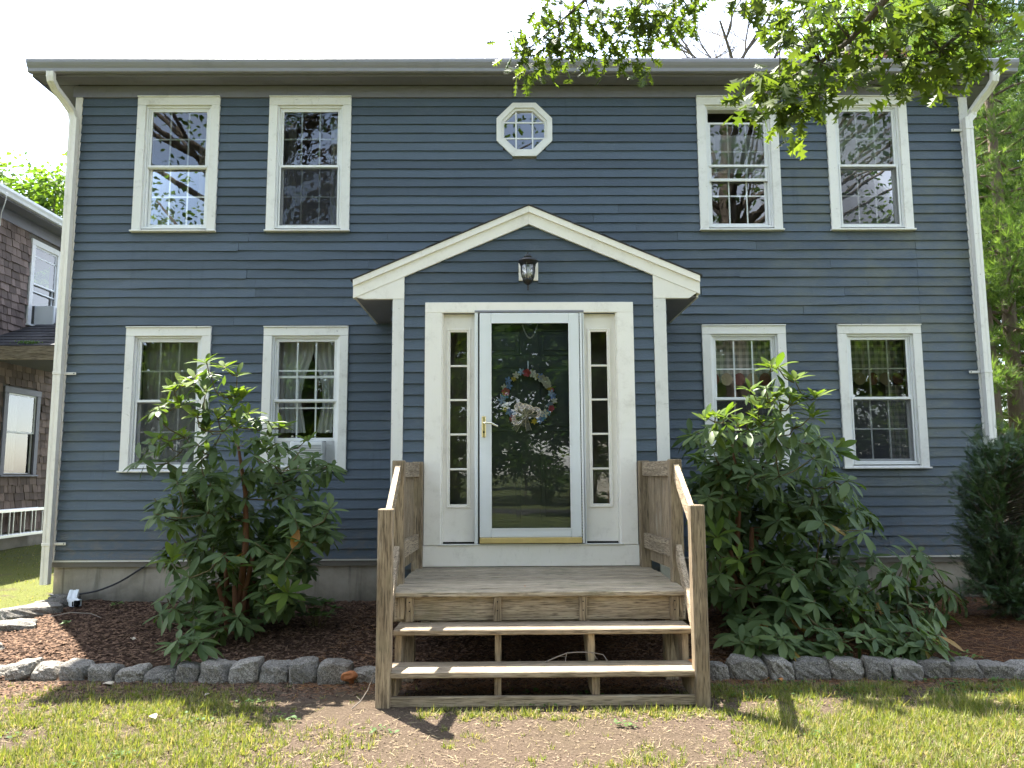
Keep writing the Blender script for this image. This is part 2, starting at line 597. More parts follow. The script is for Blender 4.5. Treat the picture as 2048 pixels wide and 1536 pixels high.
def m_shingle(name, a, b, axis_noise=(1, 1, .12)):
    t = NT(name)
    n = t.noise(t.pos(axis_noise), 34, 5, .7)
    big = t.noise(t.pos(), 1.3, 4)
    c = t.mix(n, a, b)
    at = t.node('Attribute', attribute_name='tone')
    k = t.math('FRACT', t.math('ADD', at.outputs['Fac'], t.obi.outputs['Random']))
    c = t.mix(1.0, c, t.range(k, 0, 1, .62, 1.25), 'MULTIPLY')
    c = t.mix(t.range(big, .45, .7, 0, .4), c, tuple(q * .55 for q in a))
    return t.done(t.bsdf(c, .85, .2, t.bump(n, .5, .006)))

M = {}
M['siding'] = m_siding()
M['trim'] = m_paint('white_trim_paint', (.71, .69, .64), (.34, .31, .26), .62, .5, .55)
M['trim_clean'] = m_paint('clean_white_trim_paint', (.83, .785, .70), (.42, .37, .29), .50, .45, .0)
M['vinyl'] = m_paint('white_vinyl', (.72, .72, .70), (.42, .40, .36), .28, .4, .0)
M['storm'] = m_paint('white_storm_door_paint', (.70, .715, .70), (.45, .44, .40), .15, .35, .0)
M['eave'] = m_paint('grey_eave_paint', (.172, .167, .195), (.095, .09, .10), .75, .6, .75)
M['gutter'] = m_paint('grey_gutter_paint', (.235, .23, .25), (.14, .14, .15), .45, .4, .0)
M['spout'] = m_paint('cream_downspout_paint', (.71, .665, .58), (.36, .33, .27), .55, .45, .0)
M['concrete'] = m_concrete()
M['wood_x'] = m_wood('weathered_wood_long', 0)
M['wood_y'] = m_wood('weathered_wood_deep', 1)
M['wood_z'] = m_wood('weathered_wood_upright', 2, (.135, .095, .056), (.37, .285, .178), .2)
M['deck'] = m_wood('mossy_deck_wood', 0, (.185, .148, .094), (.46, .385, .275), .6)
M['stone'] = m_stone()
M['ground'] = m_ground()
M['mulch'] = m_mulch()
M['asphalt'] = m_shingle('asphalt_shingle', (.035, .034, .036), (.085, .080, .078), (1, 1, 1))
M['cedar'] = m_shingle('weathered_cedar_shingle', (.125, .088, .070), (.27, .20, .165))
M['glass'] = m_glass('window_glass', 1.85, .045, wscale=3.0)
M['glass_wavy'] = m_glass('wavy_window_glass', 1.85, .22, wscale=5.0)
M['glass_storm'] = m_glass('storm_door_glass', 1.62, .05, wscale=2.0)
M['screen'] = m_screen()
M['interior'] = m_plain('dim_room_plaster', (.16, .145, .12), .9, .1)
M['sheer'] = m_sheer('sheer_curtain', (.70, .69, .65), .78)
M['drape'] = m_sheer('grey_drape', (.27, .26, .25), .97)
M['shade'] = m_sheer('pale_shade_cloth', (.62, .63, .58), .97)
M['plaid'] = m_sheer('plaid_curtain', (.60, .57, .50), .95, True)
M['red_cloth'] = m_plain('red_cloth', (.13, .042, .035), .9, .1)
M['tan_cloth'] = m_plain('tan_cloth', (.26, .21, .13), .9, .1)
M['door'] = m_plain('dark_green_door_paint', (.010, .017, .018), .42, .5, var=.2, scale=4, bump=.03)
M['brass'] = m_plain('aged_brass', (.66, .52, .27), .34, .5, .9, .18)
M['steel'] = m_plain('brushed_aluminium', (.62, .62, .60), .35, .5, .85, .12)
M['silver'] = m_plain('polished_lever', (.72, .66, .52), .2, .5, .95, .05)
M['black_metal'] = m_plain('black_lamp_metal', (.012, .012, .014), .33, .5, .2, .3)
M['black_rubber'] = m_plain('black_cable_rubber', (.010, .010, .012), .5, .4)
M['dark'] = m_plain('dark_void', (.012, .012, .012), .9, .1)
M['brick'] = m_plain('red_brick', (.30, .125, .085), .9, .2, var=.35, scale=20, bump=.5)
M['mortar'] = m_plain('grey_mortar', (.36, .33, .29), .95, .1)
M['rhodo'] = m_leaf('rhododendron_leaf', (.044, .074, .025), (.095, .132, .046), .22, (2.2, 2.5, .7), .5, .20)
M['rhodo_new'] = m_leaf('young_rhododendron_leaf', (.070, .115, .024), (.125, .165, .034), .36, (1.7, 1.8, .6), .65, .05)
M['oak'] = m_leaf('oak_leaf', (.045, .068, .018), (.085, .108, .028), .40, (2.2, 2.4, .65), .5, .12)
M['maple'] = m_leaf('tree_leaf', (.045, .085, .018), (.105, .15, .032), .40, (2.3, 2.5, .8), .6, .08)
M['dark_leaf'] = m_leaf('dark_tree_leaf', (.025, .055, .016), (.060, .10, .026), .35, (2.3, 2.6, .8), .6, .08)
M['pine'] = m_leaf('pine_needles', (.055, .095, .024), (.12, .165, .050), .40, (2.0, 2.2, .9), .5, .3)
M['yew'] = m_leaf('yew_needles', (.020, .042, .018), (.055, .090, .034), .18, (2.0, 2.2, .9), .45, .4)
M['clover'] = m_leaf('clover_leaf', (.040, .085, .020), (.075, .125, .030), .25, None, .6, .15)
M['azalea'] = m_leaf('bright_green_leaf', (.060, .12, .026), (.11, .18, .040), .25, None, .45, .4)
M['grass'] = m_leaf('lawn_grass', (.095, .130, .022), (.235, .235, .055), .42, (1.45, 1.45, .7), .55, .25, straw=(.27, .22, .125))
M['chip'] = m_leaf('mulch_chip', (.028, .016, .011), (.17, .105, .068), .0, None, .9, .1)
M['thatch'] = m_leaf('dry_thatch', (.11, .083, .05), (.26, .205, .125), .0, None, .95, .1)
M['rhodo_old'] = m_leaf('yellowed_rhododendron_leaf', (.20, .16, .03), (.26, .12, .03), .25, None, .5, .2)
M['crumb'] = m_leaf('soil_crumb', (.05, .035, .024), (.18, .135, .095), .0, None, .95, .1)
M['needle'] = m_leaf('fallen_pine_needle', (.10, .042, .018), (.26, .14, .065), .0, None, .9, .1)
M['bark'] = m_bark('grey_brown_bark', (.045, .036, .028), (.15, .125, .10))
M['bark_pine'] = m_bark('pine_bark', (.075, .050, .036), (.20, .15, .115))
M['stem'] = m_plain('green_brown_stem', (.10, .080, .035), .8, .2)
M['stem_red'] = m_plain('rust_brown_stem', (.13, .060, .030), .85, .2, var=.4)
M['dry_leaf'] = m_plain('dry_orange_leaf', (.36, .155, .055), .8, .2, var=.4)
M['fungus'] = m_plain('orange_brown_fungus', (.27, .105, .042), .8, .2, var=.6, scale=60, bump=.6)
M['twig'] = m_plain('dead_twig_bark', (.20, .17, .14), .9, .1)

# ------------------------------------------------------------------ ground
def axis_coords(lo, hi, step, far):
    a = list(np.arange(lo, hi + 1e-6, step))
    l, r, g = [], [], step
    p_, q = lo, hi
    while q < far:
        g *= 1.6
        p_ -= g; q += g
        l.insert(0, p_); r.append(q)
    return np.array(l + a + r)
gx, gy = axis_coords(-11, 11, .22, 420), axis_coords(-9, 9, .22, 420)
V = np.array([(x, y, ground_z(x, y) + (0.012 * nsc(x, 2.1, 1) * nsc(y, 2.6, 2) if abs(x) < 11 and abs(y) < 9 else 0)) for y in gy for x in gx])
nx, ny = len(gx), len(gy)
ii = np.arange(nx * ny).reshape(ny, nx)
Fc = np.stack([ii[:-1, :-1], ii[:-1, 1:], ii[1:, 1:], ii[1:, :-1]], -1).reshape(-1, 4)
go = link(bpy.data.objects.new('ground', fast_mesh('ground', V, Fc, M['ground'], True)))
tag(go, 'patchy lawn ground of bare tan soil and moss', 'ground', kind='structure')

BEDX0, BEDX1, BEDY0, BEDY1 = -4.42, 7.6, -2.52, 0.03
def bed_z(x, y):
    e = min(1.0, (x - BEDX0) / .15, (y - BEDY0) / .12)
    return ground_z(x, y) + .006 + .03 * max(0, e) + .012 * nsc(x, 5.1, 3) * nsc(y, 6.3, 4) + .006 * nsc(x + y, 15, 5)
bx_, by_ = np.arange(BEDX0, BEDX1 + .01, .09), np.arange(BEDY0, BEDY1 + .01, .085)
V = np.array([(x, y, bed_z(x, y)) for y in by_ for x in bx_])
ii = np.arange(len(bx_) * len(by_)).reshape(len(by_), len(bx_))
Fc = np.stack([ii[:-1, :-1], ii[:-1, 1:], ii[1:, 1:], ii[1:, :-1]], -1).reshape(-1, 4)
bo = link(bpy.data.objects.new('garden_bed', fast_mesh('garden_bed', V, Fc, M['mulch'], True)))
tag(bo, 'dark mulched garden bed along the foot of the blue house', 'garden bed', kind='structure')

# ------------------------------------------------------------------ blue house
HX0, HX1, HD = -4.745, 5.195, 8.0
SZ0, SZ1 = 0.572, 5.613                       # siding bottom and top
PX0, PX1, PY = -1.021, 1.479, -1.25           # entry bump-out
house = thing('blue_house', (0.2, 4, 0.1), 'two-storey blue clapboard house with white windows and a gabled entry', 'house')

WW, WH = 0.906, 1.540
UPZ, LOZ = 4.071, 1.474                       # bottom of sill, upper and lower storey
WINS = [(-4.054, UPZ), (-2.599, UPZ), (2.152, UPZ), (3.597, UPZ), (-4.049, LOZ), (-2.581, LOZ), (2.126, LOZ), (3.593, LOZ)]
OCX, OCZ, OCR = 0.229, 5.236, 0.309           # octagon window, outer half width
CAS = 0.092

def rects_minus(x0, x1, z0, z1, holes):
    xs = sorted({x0, x1, *[q for h in holes for q in h[:2] if x0 < q < x1]})
    out = []
    for a, b in zip(xs, xs[1:]):
        m_ = (a + b) / 2
        cuts = sorted((h[2], h[3]) for h in holes if h[0] < m_ < h[1])
        z = z0
        for c0, c1 in cuts:
            if c0 > z: out.append((a, b, z, c0))
            z = max(z, c1)
        if z < z1: out.append((a, b, z, z1))
    return out
holes = [(x + CAS - .006, x + WW - CAS + .006, z + .035, z + WH - CAS + .006) for x, z in WINS]
holes.append((OCX - .24, OCX + .24, OCZ - .24, OCZ + .24))
mb = MB()
for a, b, c, d in rects_minus(HX0 + .02, HX1 - .02, .50, 5.80, holes):
    mb.box(a, b, 0.0, .12, c, d)
wall = mb.build('wall', M['interior'], house)

def clapboard(x0, x1, z0, e, yb, parent, wob=1.0, seed=0.0, ztop=None, slope=None):
    """one tapered board, lower edge at z0, lying on plane y = yb"""
    n = max(1, int((x1 - x0) / (.12 if slope else .30)))
    lift = e + .012
    vs, fs = [], []
    for i in range(n + 1):
        x = x0 + (x1 - x0) * i / n
        dz = wob * (.0022 * nsc(x, 2.3, seed) + .0010 * nsc(x, 9, seed + 3))
        dy = wob * .0026 * nsc(x, 3.1, seed + 5)
        zb, zt = z0 + dz, z0 + lift
        if slope:
            zt = min(zt, slope(x)); zb = min(zb, zt - .0005)
        vs += [(x, yb - .0215 + dy, zb), (x, yb - .0025, zt), (x, yb - .0002, zt), (x, yb - .0002, zb)]
        if i:
            o = 4 * (i - 1)
            fs += [(o, o + 4, o + 5, o + 1), (o + 1, o + 5, o + 6, o + 2), (o + 3, o + 7, o + 4, o)]
    fs += [(0, 1, 2, 3), tuple(4 * n + q for q in (3, 2, 1, 0))]
    return MB().raw(vs, fs).build('clapboard', M['siding'], parent)
NC = 49
EXP = (SZ1 - SZ0) / NC
SX0, SX1 = -4.669, 5.097
for i in range(NC):
    z = SZ0 + i * EXP
    zm = z + EXP * .5
    cuts = []
    for x, wz in WINS:
        if wz - .004 < zm < wz + WH + .004: cuts.append((x + .002, x + WW - .002))
    d = abs(zm - OCZ)
    if d < OCR:
        hw = OCR if d < OCR * .414 else OCR - (d - OCR * .414)
        cuts.append((OCX - hw + .012, OCX + hw - .012))
    if z < 3.0: cuts.append((PX0 + .02, PX1 - .02))
    cuts.sort()
    segs, a = [], SX0
    for c0, c1 in cuts:
        if c0 > a: segs.append((a, c0))
        a = max(a, c1)
    segs.append((a, SX1))
    out = []
    for a, b in segs:
        js = []
        if 3.02 < z < 4.05 and a < 4.52 < b: js.append(4.515 + rng.uniform(-.004, .004))
        x = a
        while b - x > 2.8:
            x += rng.uniform(1.5, 3.6)
            if b - x > .7 and all(abs(x - j) > .5 for j in js): js.append(x)
        ps = [a] + sorted(js) + [b]
        out += [(p_ + (.0012 if k else 0), q - (.0012 if k < len(ps) - 2 else 0)) for k, (p_, q) in enumerate(zip(ps, ps[1:]))]
    for a, b in out:
        wv = 1.0
        if b - a > 1.5 and (2.95 < z < 3.9): wv = rng.uniform(1.5, 3.8)
        clapboard(a, b, z, EXP, 0.0, wall, wv, rng.uniform(0, 50))

# corner boards, water table, frieze, soffit, gutter
MB().box(HX0, SX0 - .002, -.024, .012, SZ0 - .005, SZ1 + .004, .002).build('corner_board', M['spout'], house)
MB().box(SX1 + .002, HX1, -.024, .012, SZ0 - .005, SZ1 + .004, .002).build('corner_board', M['trim'], house)
MB().box(HX0 + .03, PX0 + .05, -.014, .02, SZ0 - .018, SZ0 - .001).build('water_table', M['trim'], house)
MB().box(PX1 - .05, HX1 - .03, -.014, .02, SZ0 - .018, SZ0 - .001).build('water_table', M['trim'], house)
EY, EZ = -0.245, 5.745
xs_ = [HX0 - .03, -2.4, .1, 2.9, HX1 + .03]
for a, b in zip(xs_, xs_[1:]):
    MB().box(a + .001, b - .001, -.030, .0, SZ1, EZ - .001, .002).build('frieze_board', M['eave'], house)
xs_ = [HX0 - .34, -3.1, -.9, 1.25, 3.4, HX1 + .34]
for a, b in zip(xs_, xs_[1:]):
    sf = MB().box(a + .001, b - .001, EY, -.052, EZ, EZ + .02).build('soffit_board', M['eave'], house)
mb = MB()
x = HX0 - .30
while x < HX1 + .3:
    if int((x + 10) / .44) % 6: mb.box(x, x + .013, -.050, -.032, EZ + .004, EZ + .012)
    x += .026
vent = mb.build('soffit_vent', M['eave'], house)
MB().box(HX0 - .34, HX1 + .34, -.052, -.030, EZ + .013, EZ + .022).build('vent_backing', M['dark'], house)
MB().box(HX0 - .35, HX1 + .37, EY - .016, EY, EZ - .012, EZ + .165, .003).build('fascia', M['eave'], house)
# K-style gutter, one pressed trough
prof = [(EY - .018, EZ + .010), (EY - .070, EZ + .004), (EY - .082, EZ + .012), (EY - .086, EZ + .045), (EY - .104, EZ + .070), (EY - .118, EZ + .098), (EY - .120, EZ + .128), (EY - .112, EZ + .140), (EY - .106, EZ + .130), (EY - .100, EZ + .075), (EY - .072, EZ + .020), (EY - .030, EZ + .018), (EY - .030, EZ + .14), (EY - .018, EZ + .14)]
gut = MB().prismx(prof, HX0 - .358, HX1 + .385).build('gutter', M['gutter'], house)
for xx in (HX0 - .362, HX1 + .385):
    MB().prismx([prof[i] for i in (0, 1, 2, 3, 4, 5, 6, 7, 13)], xx, xx + .004).build('gutter_end_cap', M['gutter'], gut)

# roof
PIT = 0.395
RIDGE_Y = HD / 2
def roof_z(y):
    return EZ + .165 + (y - (EY - .03)) * PIT if y <= RIDGE_Y else EZ + .165 + (2 * RIDGE_Y - y - (EY - .03)) * PIT
RX0, RX1 = HX0 - .34, HX1 + .365
y0, y2 = EY - .045, 2 * RIDGE_Y - EY + .045
hx = RIDGE_Y - y0
ez_, rz_ = roof_z(y0), roof_z(RIDGE_Y)
rv = [(RX0, y0, ez_), (RX1, y0, ez_), (RX1, y2, ez_), (RX0, y2, ez_), (RX0 + hx, RIDGE_Y, rz_), (RX1 - hx, RIDGE_Y, rz_)]
rv += [(q[0], q[1], ez_ - .045) for q in rv[:4]]
roof = MB().raw(rv, [(0, 1, 5, 4), (2, 3, 4, 5), (1, 2, 5), (3, 0, 4), (0, 6, 7, 1), (1, 7, 8, 2), (2, 8, 9, 3), (3, 9, 6, 0), (6, 9, 8, 7)]).build('roof', M['asphalt'], house)
tm = {}
x = RX0 + .005
k = 0
while x < RX1 - .3:
    wdt = .305
    b = MB().beam((x + wdt / 2, y0 - .022 - rng.uniform(0, .012), roof_z(y0) + .0015), (x + wdt / 2, y0 + .26, roof_z(y0 + .26) + .014), wdt - .006, .009 + rng.uniform(0, .006))
    b.build('shingle', M['asphalt'], roof)
    x += wdt
# side walls and level side eaves of the hip roof
for xx, sg in ((HX0, -1), (HX1, 1)):
    MB().box(xx - sg * .001, xx - sg * .12, .013, HD, .5, 5.78).build('side_wall', M['siding'], house)
    mb = MB()
    z = SZ0
    while z < SZ1 - .02:
        mb.beam((xx + sg * .006, .02, z + .05), (xx + sg * .006, HD, z + .05), .012, EXP + .004, (sg * -.10, 0, 1))
        z += EXP
    o = mb.build('side_siding', M['siding'], house)
    o['kind'] = 'stuff'
    MB().box(xx + sg * .001, xx + sg * .030, .0, HD, SZ1, EZ - .001).build('side_frieze', M['eave'], house)
    MB().box(xx + sg * .002, xx + sg * .338, -.029, HD + .2, EZ, EZ + .02).build('side_soffit', M['eave'], house)
    MB().box(xx + sg * .34, xx + sg * .358, EY, HD + .24, EZ - .012, EZ + .150, .003).build('side_fascia', M['eave'], house)
MB().box(HX0 + .01, HX1 - .01, HD - .12, HD, .5, 5.78).build('rear_wall', M['siding'], house)
MB().box(HX0 + .1, HX1 - .1, .125, HD - .13, 2.96, 3.06).build('floor', M['interior'], house)
MB().box(HX0 + .1, HX1 - .1, .125, HD - .13, .50, .56).build('floor', M['interior'], house)
MB().box(HX0 + .1, HX1 - .1, .125, HD - .13, 5.66, 5.70).build('ceiling', M['interior'], house)
for xa in (-1.05, 1.5):
    for z0_, z1_ in ((.565, 2.955), (3.065, 5.655)):
        MB().box(xa - .05, xa + .05, .13, HD - .14, z0_, z1_).build('partition', M['interior'], house)
for z0_, z1_ in ((.565, 2.955), (3.065, 5.655)):
    for xa, xb in ((HX0 + .13, -1.11), (-.99, 1.44), (1.56, HX1 - .13)):
        MB().box(xa, xb, 3.2, 3.3, z0_, z1_).build('partition', M['interior'], house)
# foundation
MB().box(HX0 + .045, HX1 - .045, .035, HD - .04, -.25, SZ0 - .02, .004).build('foundation', M['concrete'], house)

# windows ---------------------------------------------------------------
def frame4(mb_, x0, x1, z0, z1, y0_, y1_, l, r, t_, b_, bev=.002):
    mb_.box(x0, x0 + l, y0_, y1_, z0, z1, bev)
    mb_.box(x1 - r, x1, y0_, y1_, z0, z1, bev)
    mb_.box(x0 + l, x1 - r, y0_ + .0004, y1_ - .0004, z1 - t_, z1, bev)
    mb_.box(x0 + l, x1 - r, y0_ + .0004, y1_ - .0004, z0, z0 + b_, bev)
def quad(x0, x1, y, z0, z1):
    return MB().raw([(x0, y, z0), (x1, y, z0), (x1, y, z1), (x0, y, z1)], [(0, 1, 2, 3)])
def muntins(x0, x1, z0, z1, y, nx_=3, nz_=2, wd=.016):
    m_ = MB()
    for i in range(1, nx_):
        xx = x0 + (x1 - x0) * i / nx_
        m_.box(xx - wd / 2, xx + wd / 2, y, y + .006, z0, z1)
    for i in range(1, nz_):
        zz = z0 + (z1 - z0) * i / nz_
        m_.box(x0, x1, y + .0005, y + .0055, zz - wd / 2, zz + wd / 2)
    return m_
def window(i, x, z, screen=True, drop=0.0, raised=0.0, glass='glass', tm='trim'):
    wd = part_empty('window', (x + WW / 2, 0, z), house)
    x1, z1 = x + WW, z + WH
    MB().box(x, x + CAS, -.036, .0, z + .019, z1 - CAS, .003).build('side_casing', M[tm], wd)
    MB().box(x1 - CAS, x1, -.036, .0, z + .019, z1 - CAS, .003).build('side_casing', M[tm], wd)
    MB().box(x, x1, -.037, .0, z1 - CAS + .001, z1, .003).build('head_casing', M[tm], wd)
    MB().box(x - .001, x1 + .001, -.052, .0, z1 + .0005, z1 + .012, .002).build('drip_cap', M[tm], wd)
    MB().box(x - .012, x1 + .012, -.062, .0, z, z + .019, .004).build('sill', M[tm], wd)
    MB().raw([(x + CAS, -.05, z + .0195), (x1 - CAS, -.05, z + .0195), (x1 - CAS, .06, z + .052), (x + CAS, .06, z + .052)], [(0, 1, 2, 3)]).build('sloping_sill', M[tm], wd)
    ox0, ox1, oz0, oz1 = x + CAS, x1 - CAS, z + .045, z1 - CAS
    f = MB()
    frame4(f, ox0, ox1, oz0, oz1, -.012, .11, .020, .020, .020, .016)
    frame4(f, ox0 + .021, ox1 - .021, oz0 + .017, oz1 - .021, .006, .11, .016, .016, .014, .010)
    f.build('frame', M['vinyl'], wd)
    gx0, gx1 = ox0 + .038, ox1 - .038
    gz0, gz1 = oz0 + .028, oz1 - .036
    zm = (gz0 + gz1) / 2 + .01
    # upper sash
    uz0, uz1 = zm - .02 - drop, gz1 - drop
    s = MB(); frame4(s, gx0, gx1, uz0, uz1, .012, .038, .024, .024, .022, .030); s.build('upper_sash', M['vinyl'], wd)
    quad(gx0 + .02, gx1 - .02, .022, uz0 + .02, uz1 - .015).build('pane', M[glass], wd)
    muntins(gx0 + .022, gx1 - .022, uz0 + .028, uz1 - .02, .027).build('muntins', M['vinyl'], wd)
    # lower sash, one step further in
    lz0, lz1 = gz0 + raised, zm + .022 + raised
    s = MB(); frame4(s, gx0 + .004, gx1 - .004, lz0, lz1, .046, .074, .024, .024, .026, .034); s.build('lower_sash', M['vinyl'], wd)
    quad(gx0 + .024, gx1 - .024, .058, lz0 + .025, lz1 - .02).build('pane', M[glass], wd)
    muntins(gx0 + .026, gx1 - .026, lz0 + .03, lz1 - .024, .063).build('muntins', M['vinyl'], wd)
    if screen:
        s = MB(); frame4(s, gx0 - .006, gx1 + .006, gz0 - .010, zm + .014, -.004, .008, .016, .016, .026, .018); s.build('screen_frame', M['vinyl'], wd)
        quad(gx0 + .008, gx1 - .008, .002, gz0 + .006, zm - .01).build('insect_screen', M['screen'], wd)
    return wd
for i, (x, z) in enumerate(WINS):
    window(i, x, z, screen=(i not in (2, 0, 5)), drop=.15 if i == 2 else 0.0, raised=.25 if i == 5 else 0.0, glass='glass_wavy' if i == 1 else 'glass', tm='trim')
# W5 and W1 and W4 keep a storm rail across the middle
for i in (0, 2, 5):
    x, z = WINS[i]
    zm = (z + .073 + z + WH - CAS - .036) / 2 + .01
    MB().box(x + CAS + .03, x + WW - CAS - .03, -.002, .010, zm - .012, zm + .014, .002).build('storm_rail', M['vinyl'], house)

# octagon
def octpts(r):
    k = r * .4142
    return [(OCX + a, OCZ + b) for a, b in ((-k, r), (k, r), (r, k), (r, -k), (k, -r), (-k, -r), (-r, -k), (-r, k))]
def octring(ro, ri, ya, yb):
    po, pi_ = octpts(ro), octpts(ri)
    vs = [(x, ya, z) for x, z in po] + [(x, ya, z) for x, z in pi_] + [(x, yb, z) for x, z in po] + [(x, yb, z) for x, z in pi_]
    fs = []
    for i in range(8):
        j = (i + 1) % 8
        fs += [(i, j, j + 8, i + 8), (i + 16, i + 24, j + 24, j + 16), (i, i + 16, j + 16, j), (i + 8, j + 8, j + 24, i + 24)]
    return MB().raw(vs, fs)
ow = part_empty('octagon_window', (OCX, 0, OCZ), house)
octring(OCR, OCR - .058, -.034, -.0, ).build('casing', M['trim'], ow)
octring(OCR - .059, OCR - .085, -.016, .06).build('sash', M['trim'], ow)
MB().raw([(x, .012, z) for x, z in octpts(OCR - .084)], [tuple(range(8))]).build('pane', M['glass'], ow)
mb = MB()
rr = OCR - .086
for s_ in (-.092, .092):
    hh = rr if abs(s_) < rr * .414 else rr - (abs(s_) - rr * .414)
    mb.box(OCX + s_ - .008, OCX + s_ + .008, .003, .009, OCZ - hh, OCZ + hh)
    mb.box(OCX - hh, OCX + hh, .0035, .0085, OCZ + s_ - .008, OCZ + s_ + .008)
mb.build('muntins', M['vinyl'], ow)

# entry bump-out ---------------------------------------------------------
RP = (0.228, 3.905)                            # ridge at the front
SLL, SLR = 0.432, 0.424
def rk(x, off=0.0):                            # top line of the rake
    return RP[1] - off - (SLL * (RP[0] - x) if x < RP[0] else SLR * (x - RP[0]))
entry = part_empty('entry', (.2, PY, .6), house)
DX0, DX1, DZ1 = -.723, 1.176, 3.0              # door surround
mb = MB()
for a, b, c, d in rects_minus(PX0 + .02, PX1 - .02, .50, 3.05, [(-.565, 1.02, .82, 2.905)]):
    mb.box(a, b, PY, PY + .09, c, d)
mb.prism([(PX0 + .02, 3.051), (PX1 - .02, 3.051), (PX1 - .02, rk(PX1) - .07), (RP[0], rk(RP[0]) - .05), (PX0 + .02, rk(PX0) - .07)], PY, PY + .09)
mb.build('entry_wall', M['siding'], entry)
for sg, xx in ((-1, PX0), (1, PX1)):
    MB().box(xx - sg * .09, xx - sg * .001, PY + .091, -.02, .5, 3.05).build('entry_side_wall', M['siding'], entry)
    mb = MB()
    z = SZ0
    while z < 3.03:
        mb.beam((xx + sg * .006, PY + .01, z + .05), (xx + sg * .006, -.02, z + .05), .012, EXP + .004, (sg * -.10, 0, 1))
        z += EXP
    mb.build('entry_side_siding', M['siding'], entry)['kind'] = 'stuff'
z, i = .612, 0
while z < 3.86:
    zm = z + EXP / 2
    segs = [(PX0 + .106, DX0 - .001), (DX1 + .001, PX1 - .115)] if zm < DZ1 + .01 else [(PX0 + .106, PX1 - .115)]
    if z > 3.02:
        xa = max(PX0 + .106, RP[0] - (RP[1] - .155 - z) / SLL)
        xb = min(PX1 - .115, RP[0] + (RP[1] - .155 - z) / SLR)
        segs = [(xa, xb)] if xb - xa > .06 else []
    if 3.20 < zm < 3.40 and segs:
        segs = [(segs[0][0], .132), (.312, segs[0][1])]
    for a, b in segs:
        clapboard(a, b, z, EXP, PY, entry, 1.6 if b - a > 1 else 1.0, rng.uniform(0, 50), slope=(lambda x: rk(x, .145)) if z > 3.02 else None)
    z += EXP; i += 1
# the corner boards run from the deck to the rake returns
MB().box(PX0, PX0 + .104, PY - .026, PY + .05, .44, 3.036, .003).build('entry_corner_board', M['trim'], entry)
MB().box(PX1 - .113, PX1, PY - .026, PY + .05, .44, 3.036, .003).build('entry_corner_board', M['trim'], entry)
MB().box(PX0 + .02, PX0 + .10, PY - .012, -.03, .35, .62).build('entry_sill_board', M['siding'], entry)
MB().box(PX1 - .10, PX1 - .02, PY - .012, -.03, .35, .62).build('entry_sill_board', M['siding'], entry)
XL, XR = -1.382, 1.795
RY = PY - .036
def rakepoly(xe, o0, o1):
    return [(RP[0], rk(RP[0], o0)), (xe, rk(xe, o0)), (xe, rk(xe, o1)), (RP[0], rk(RP[0], o1))]
for xe, nm in ((XL, 'l'), (XR, 'r')):
    q = .0006 if nm == 'r' else -.0006
    MB().prism([(p_[0] + (q if k in (0, 3) else 0), p_[1]) for k, p_ in enumerate(rakepoly(xe, .0, .058))], RY - .020, PY + .02).build('rake_trim', M['trim_clean'], entry)
    pr_ = rakepoly(xe, .059, .168)
    MB().prism([(p_[0] + (q if k in (0, 3) else 0), p_[1]) for k, p_ in enumerate(pr_)], RY, PY + .02).build('rake_board', M['trim_clean'], entry)
# eave returns
MB().prism([(XL + .10, 3.036), (PX0 + .104, 3.036), (PX0 + .104, rk(PX0 + .104, .1685)), (XL + .03, rk(XL + .03, .1685))], RY + .006, PY + .02).build('eave_return', M['trim_clean'], entry)
MB().prism([(XR - .10, 3.036), (PX1 - .113, 3.036), (PX1 - .113, rk(PX1 - .113, .1685)), (XR - .03, rk(XR - .03, .1685))], RY + .006, PY + .02).build('eave_return', M['trim_clean'], entry)
# roof planes of the entry, soffits
for xe, sg in ((XL, -1), (XR, 1)):
    xo = xe + sg * .022
    rfp = MB().prism([(RP[0], RP[1] + .008), (xo, rk(xo) + .007), (xo, rk(xo) + .0005), (RP[0], RP[1] + .001)], RY - .026, -.001).build('entry_roof', M['asphalt'], house)
    L = abs(xo - RP[0])
    for k in range(12):
        xa, xb = RP[0] + sg * L * k / 12, RP[0] + sg * L * (k + 1) / 12
        mbt = MB()
        mbt.beam((xa, RY + .125, rk(xa) + .0115), (xb - sg * .004, RY + .125 + rng.uniform(-.006, .010), rk(xb) + .0125 + rng.uniform(0, .004)), .30, .006)
        mbt.build('shingle', M['asphalt'], rfp)
    MB().prism([(xe + .003 * -sg, rk(xe, .061)), (xe - sg * .022, rk(xe, .06)), (xe - sg * .022, 3.05), (xe + .003 * -sg, 3.05)], PY + .021, -.017).build('eave_fascia', M['trim'], entry)
    MB().box(xe - sg * .022, (PX0 if sg < 0 else PX1) + sg * .001, PY + .021, -.017, 3.052, 3.064).build('eave_soffit', M['eave'], entry)

# door surround
Yc = PY
MB().box(DX0, DX0 + .150, Yc - .034, Yc, .818, DZ1 - .097, .003).build('door_casing', M['trim_clean'], entry)
MB().box(DX1 - .150, DX1, Yc - .034, Yc, .818, DZ1 - .097, .003).build('door_casing', M['trim_clean'], entry)
MB().box(DX0, DX1, Yc - .0345, Yc, DZ1 - .096, DZ1, .003).build('door_header', M['trim_clean'], entry)
MB().box(DX0 - .012, DX1 + .018, Yc - .030, Yc, .634, .815, .003).build('sill_skirt', M['trim_clean'], entry)
MB().box(DX0 + .13, DX1 - .13, Yc - .042, Yc + .05, .8155, .8265, .002).build('threshold', M['steel'], entry)
for xx in (DX0 + .150, DX1 - .150):
    sg = 1 if xx < 0 else -1
    MB().box(xx, xx + sg * .014, Yc - .020, Yc + .07, .827, DZ1 - .097).build('jamb', M['trim_clean'], entry)

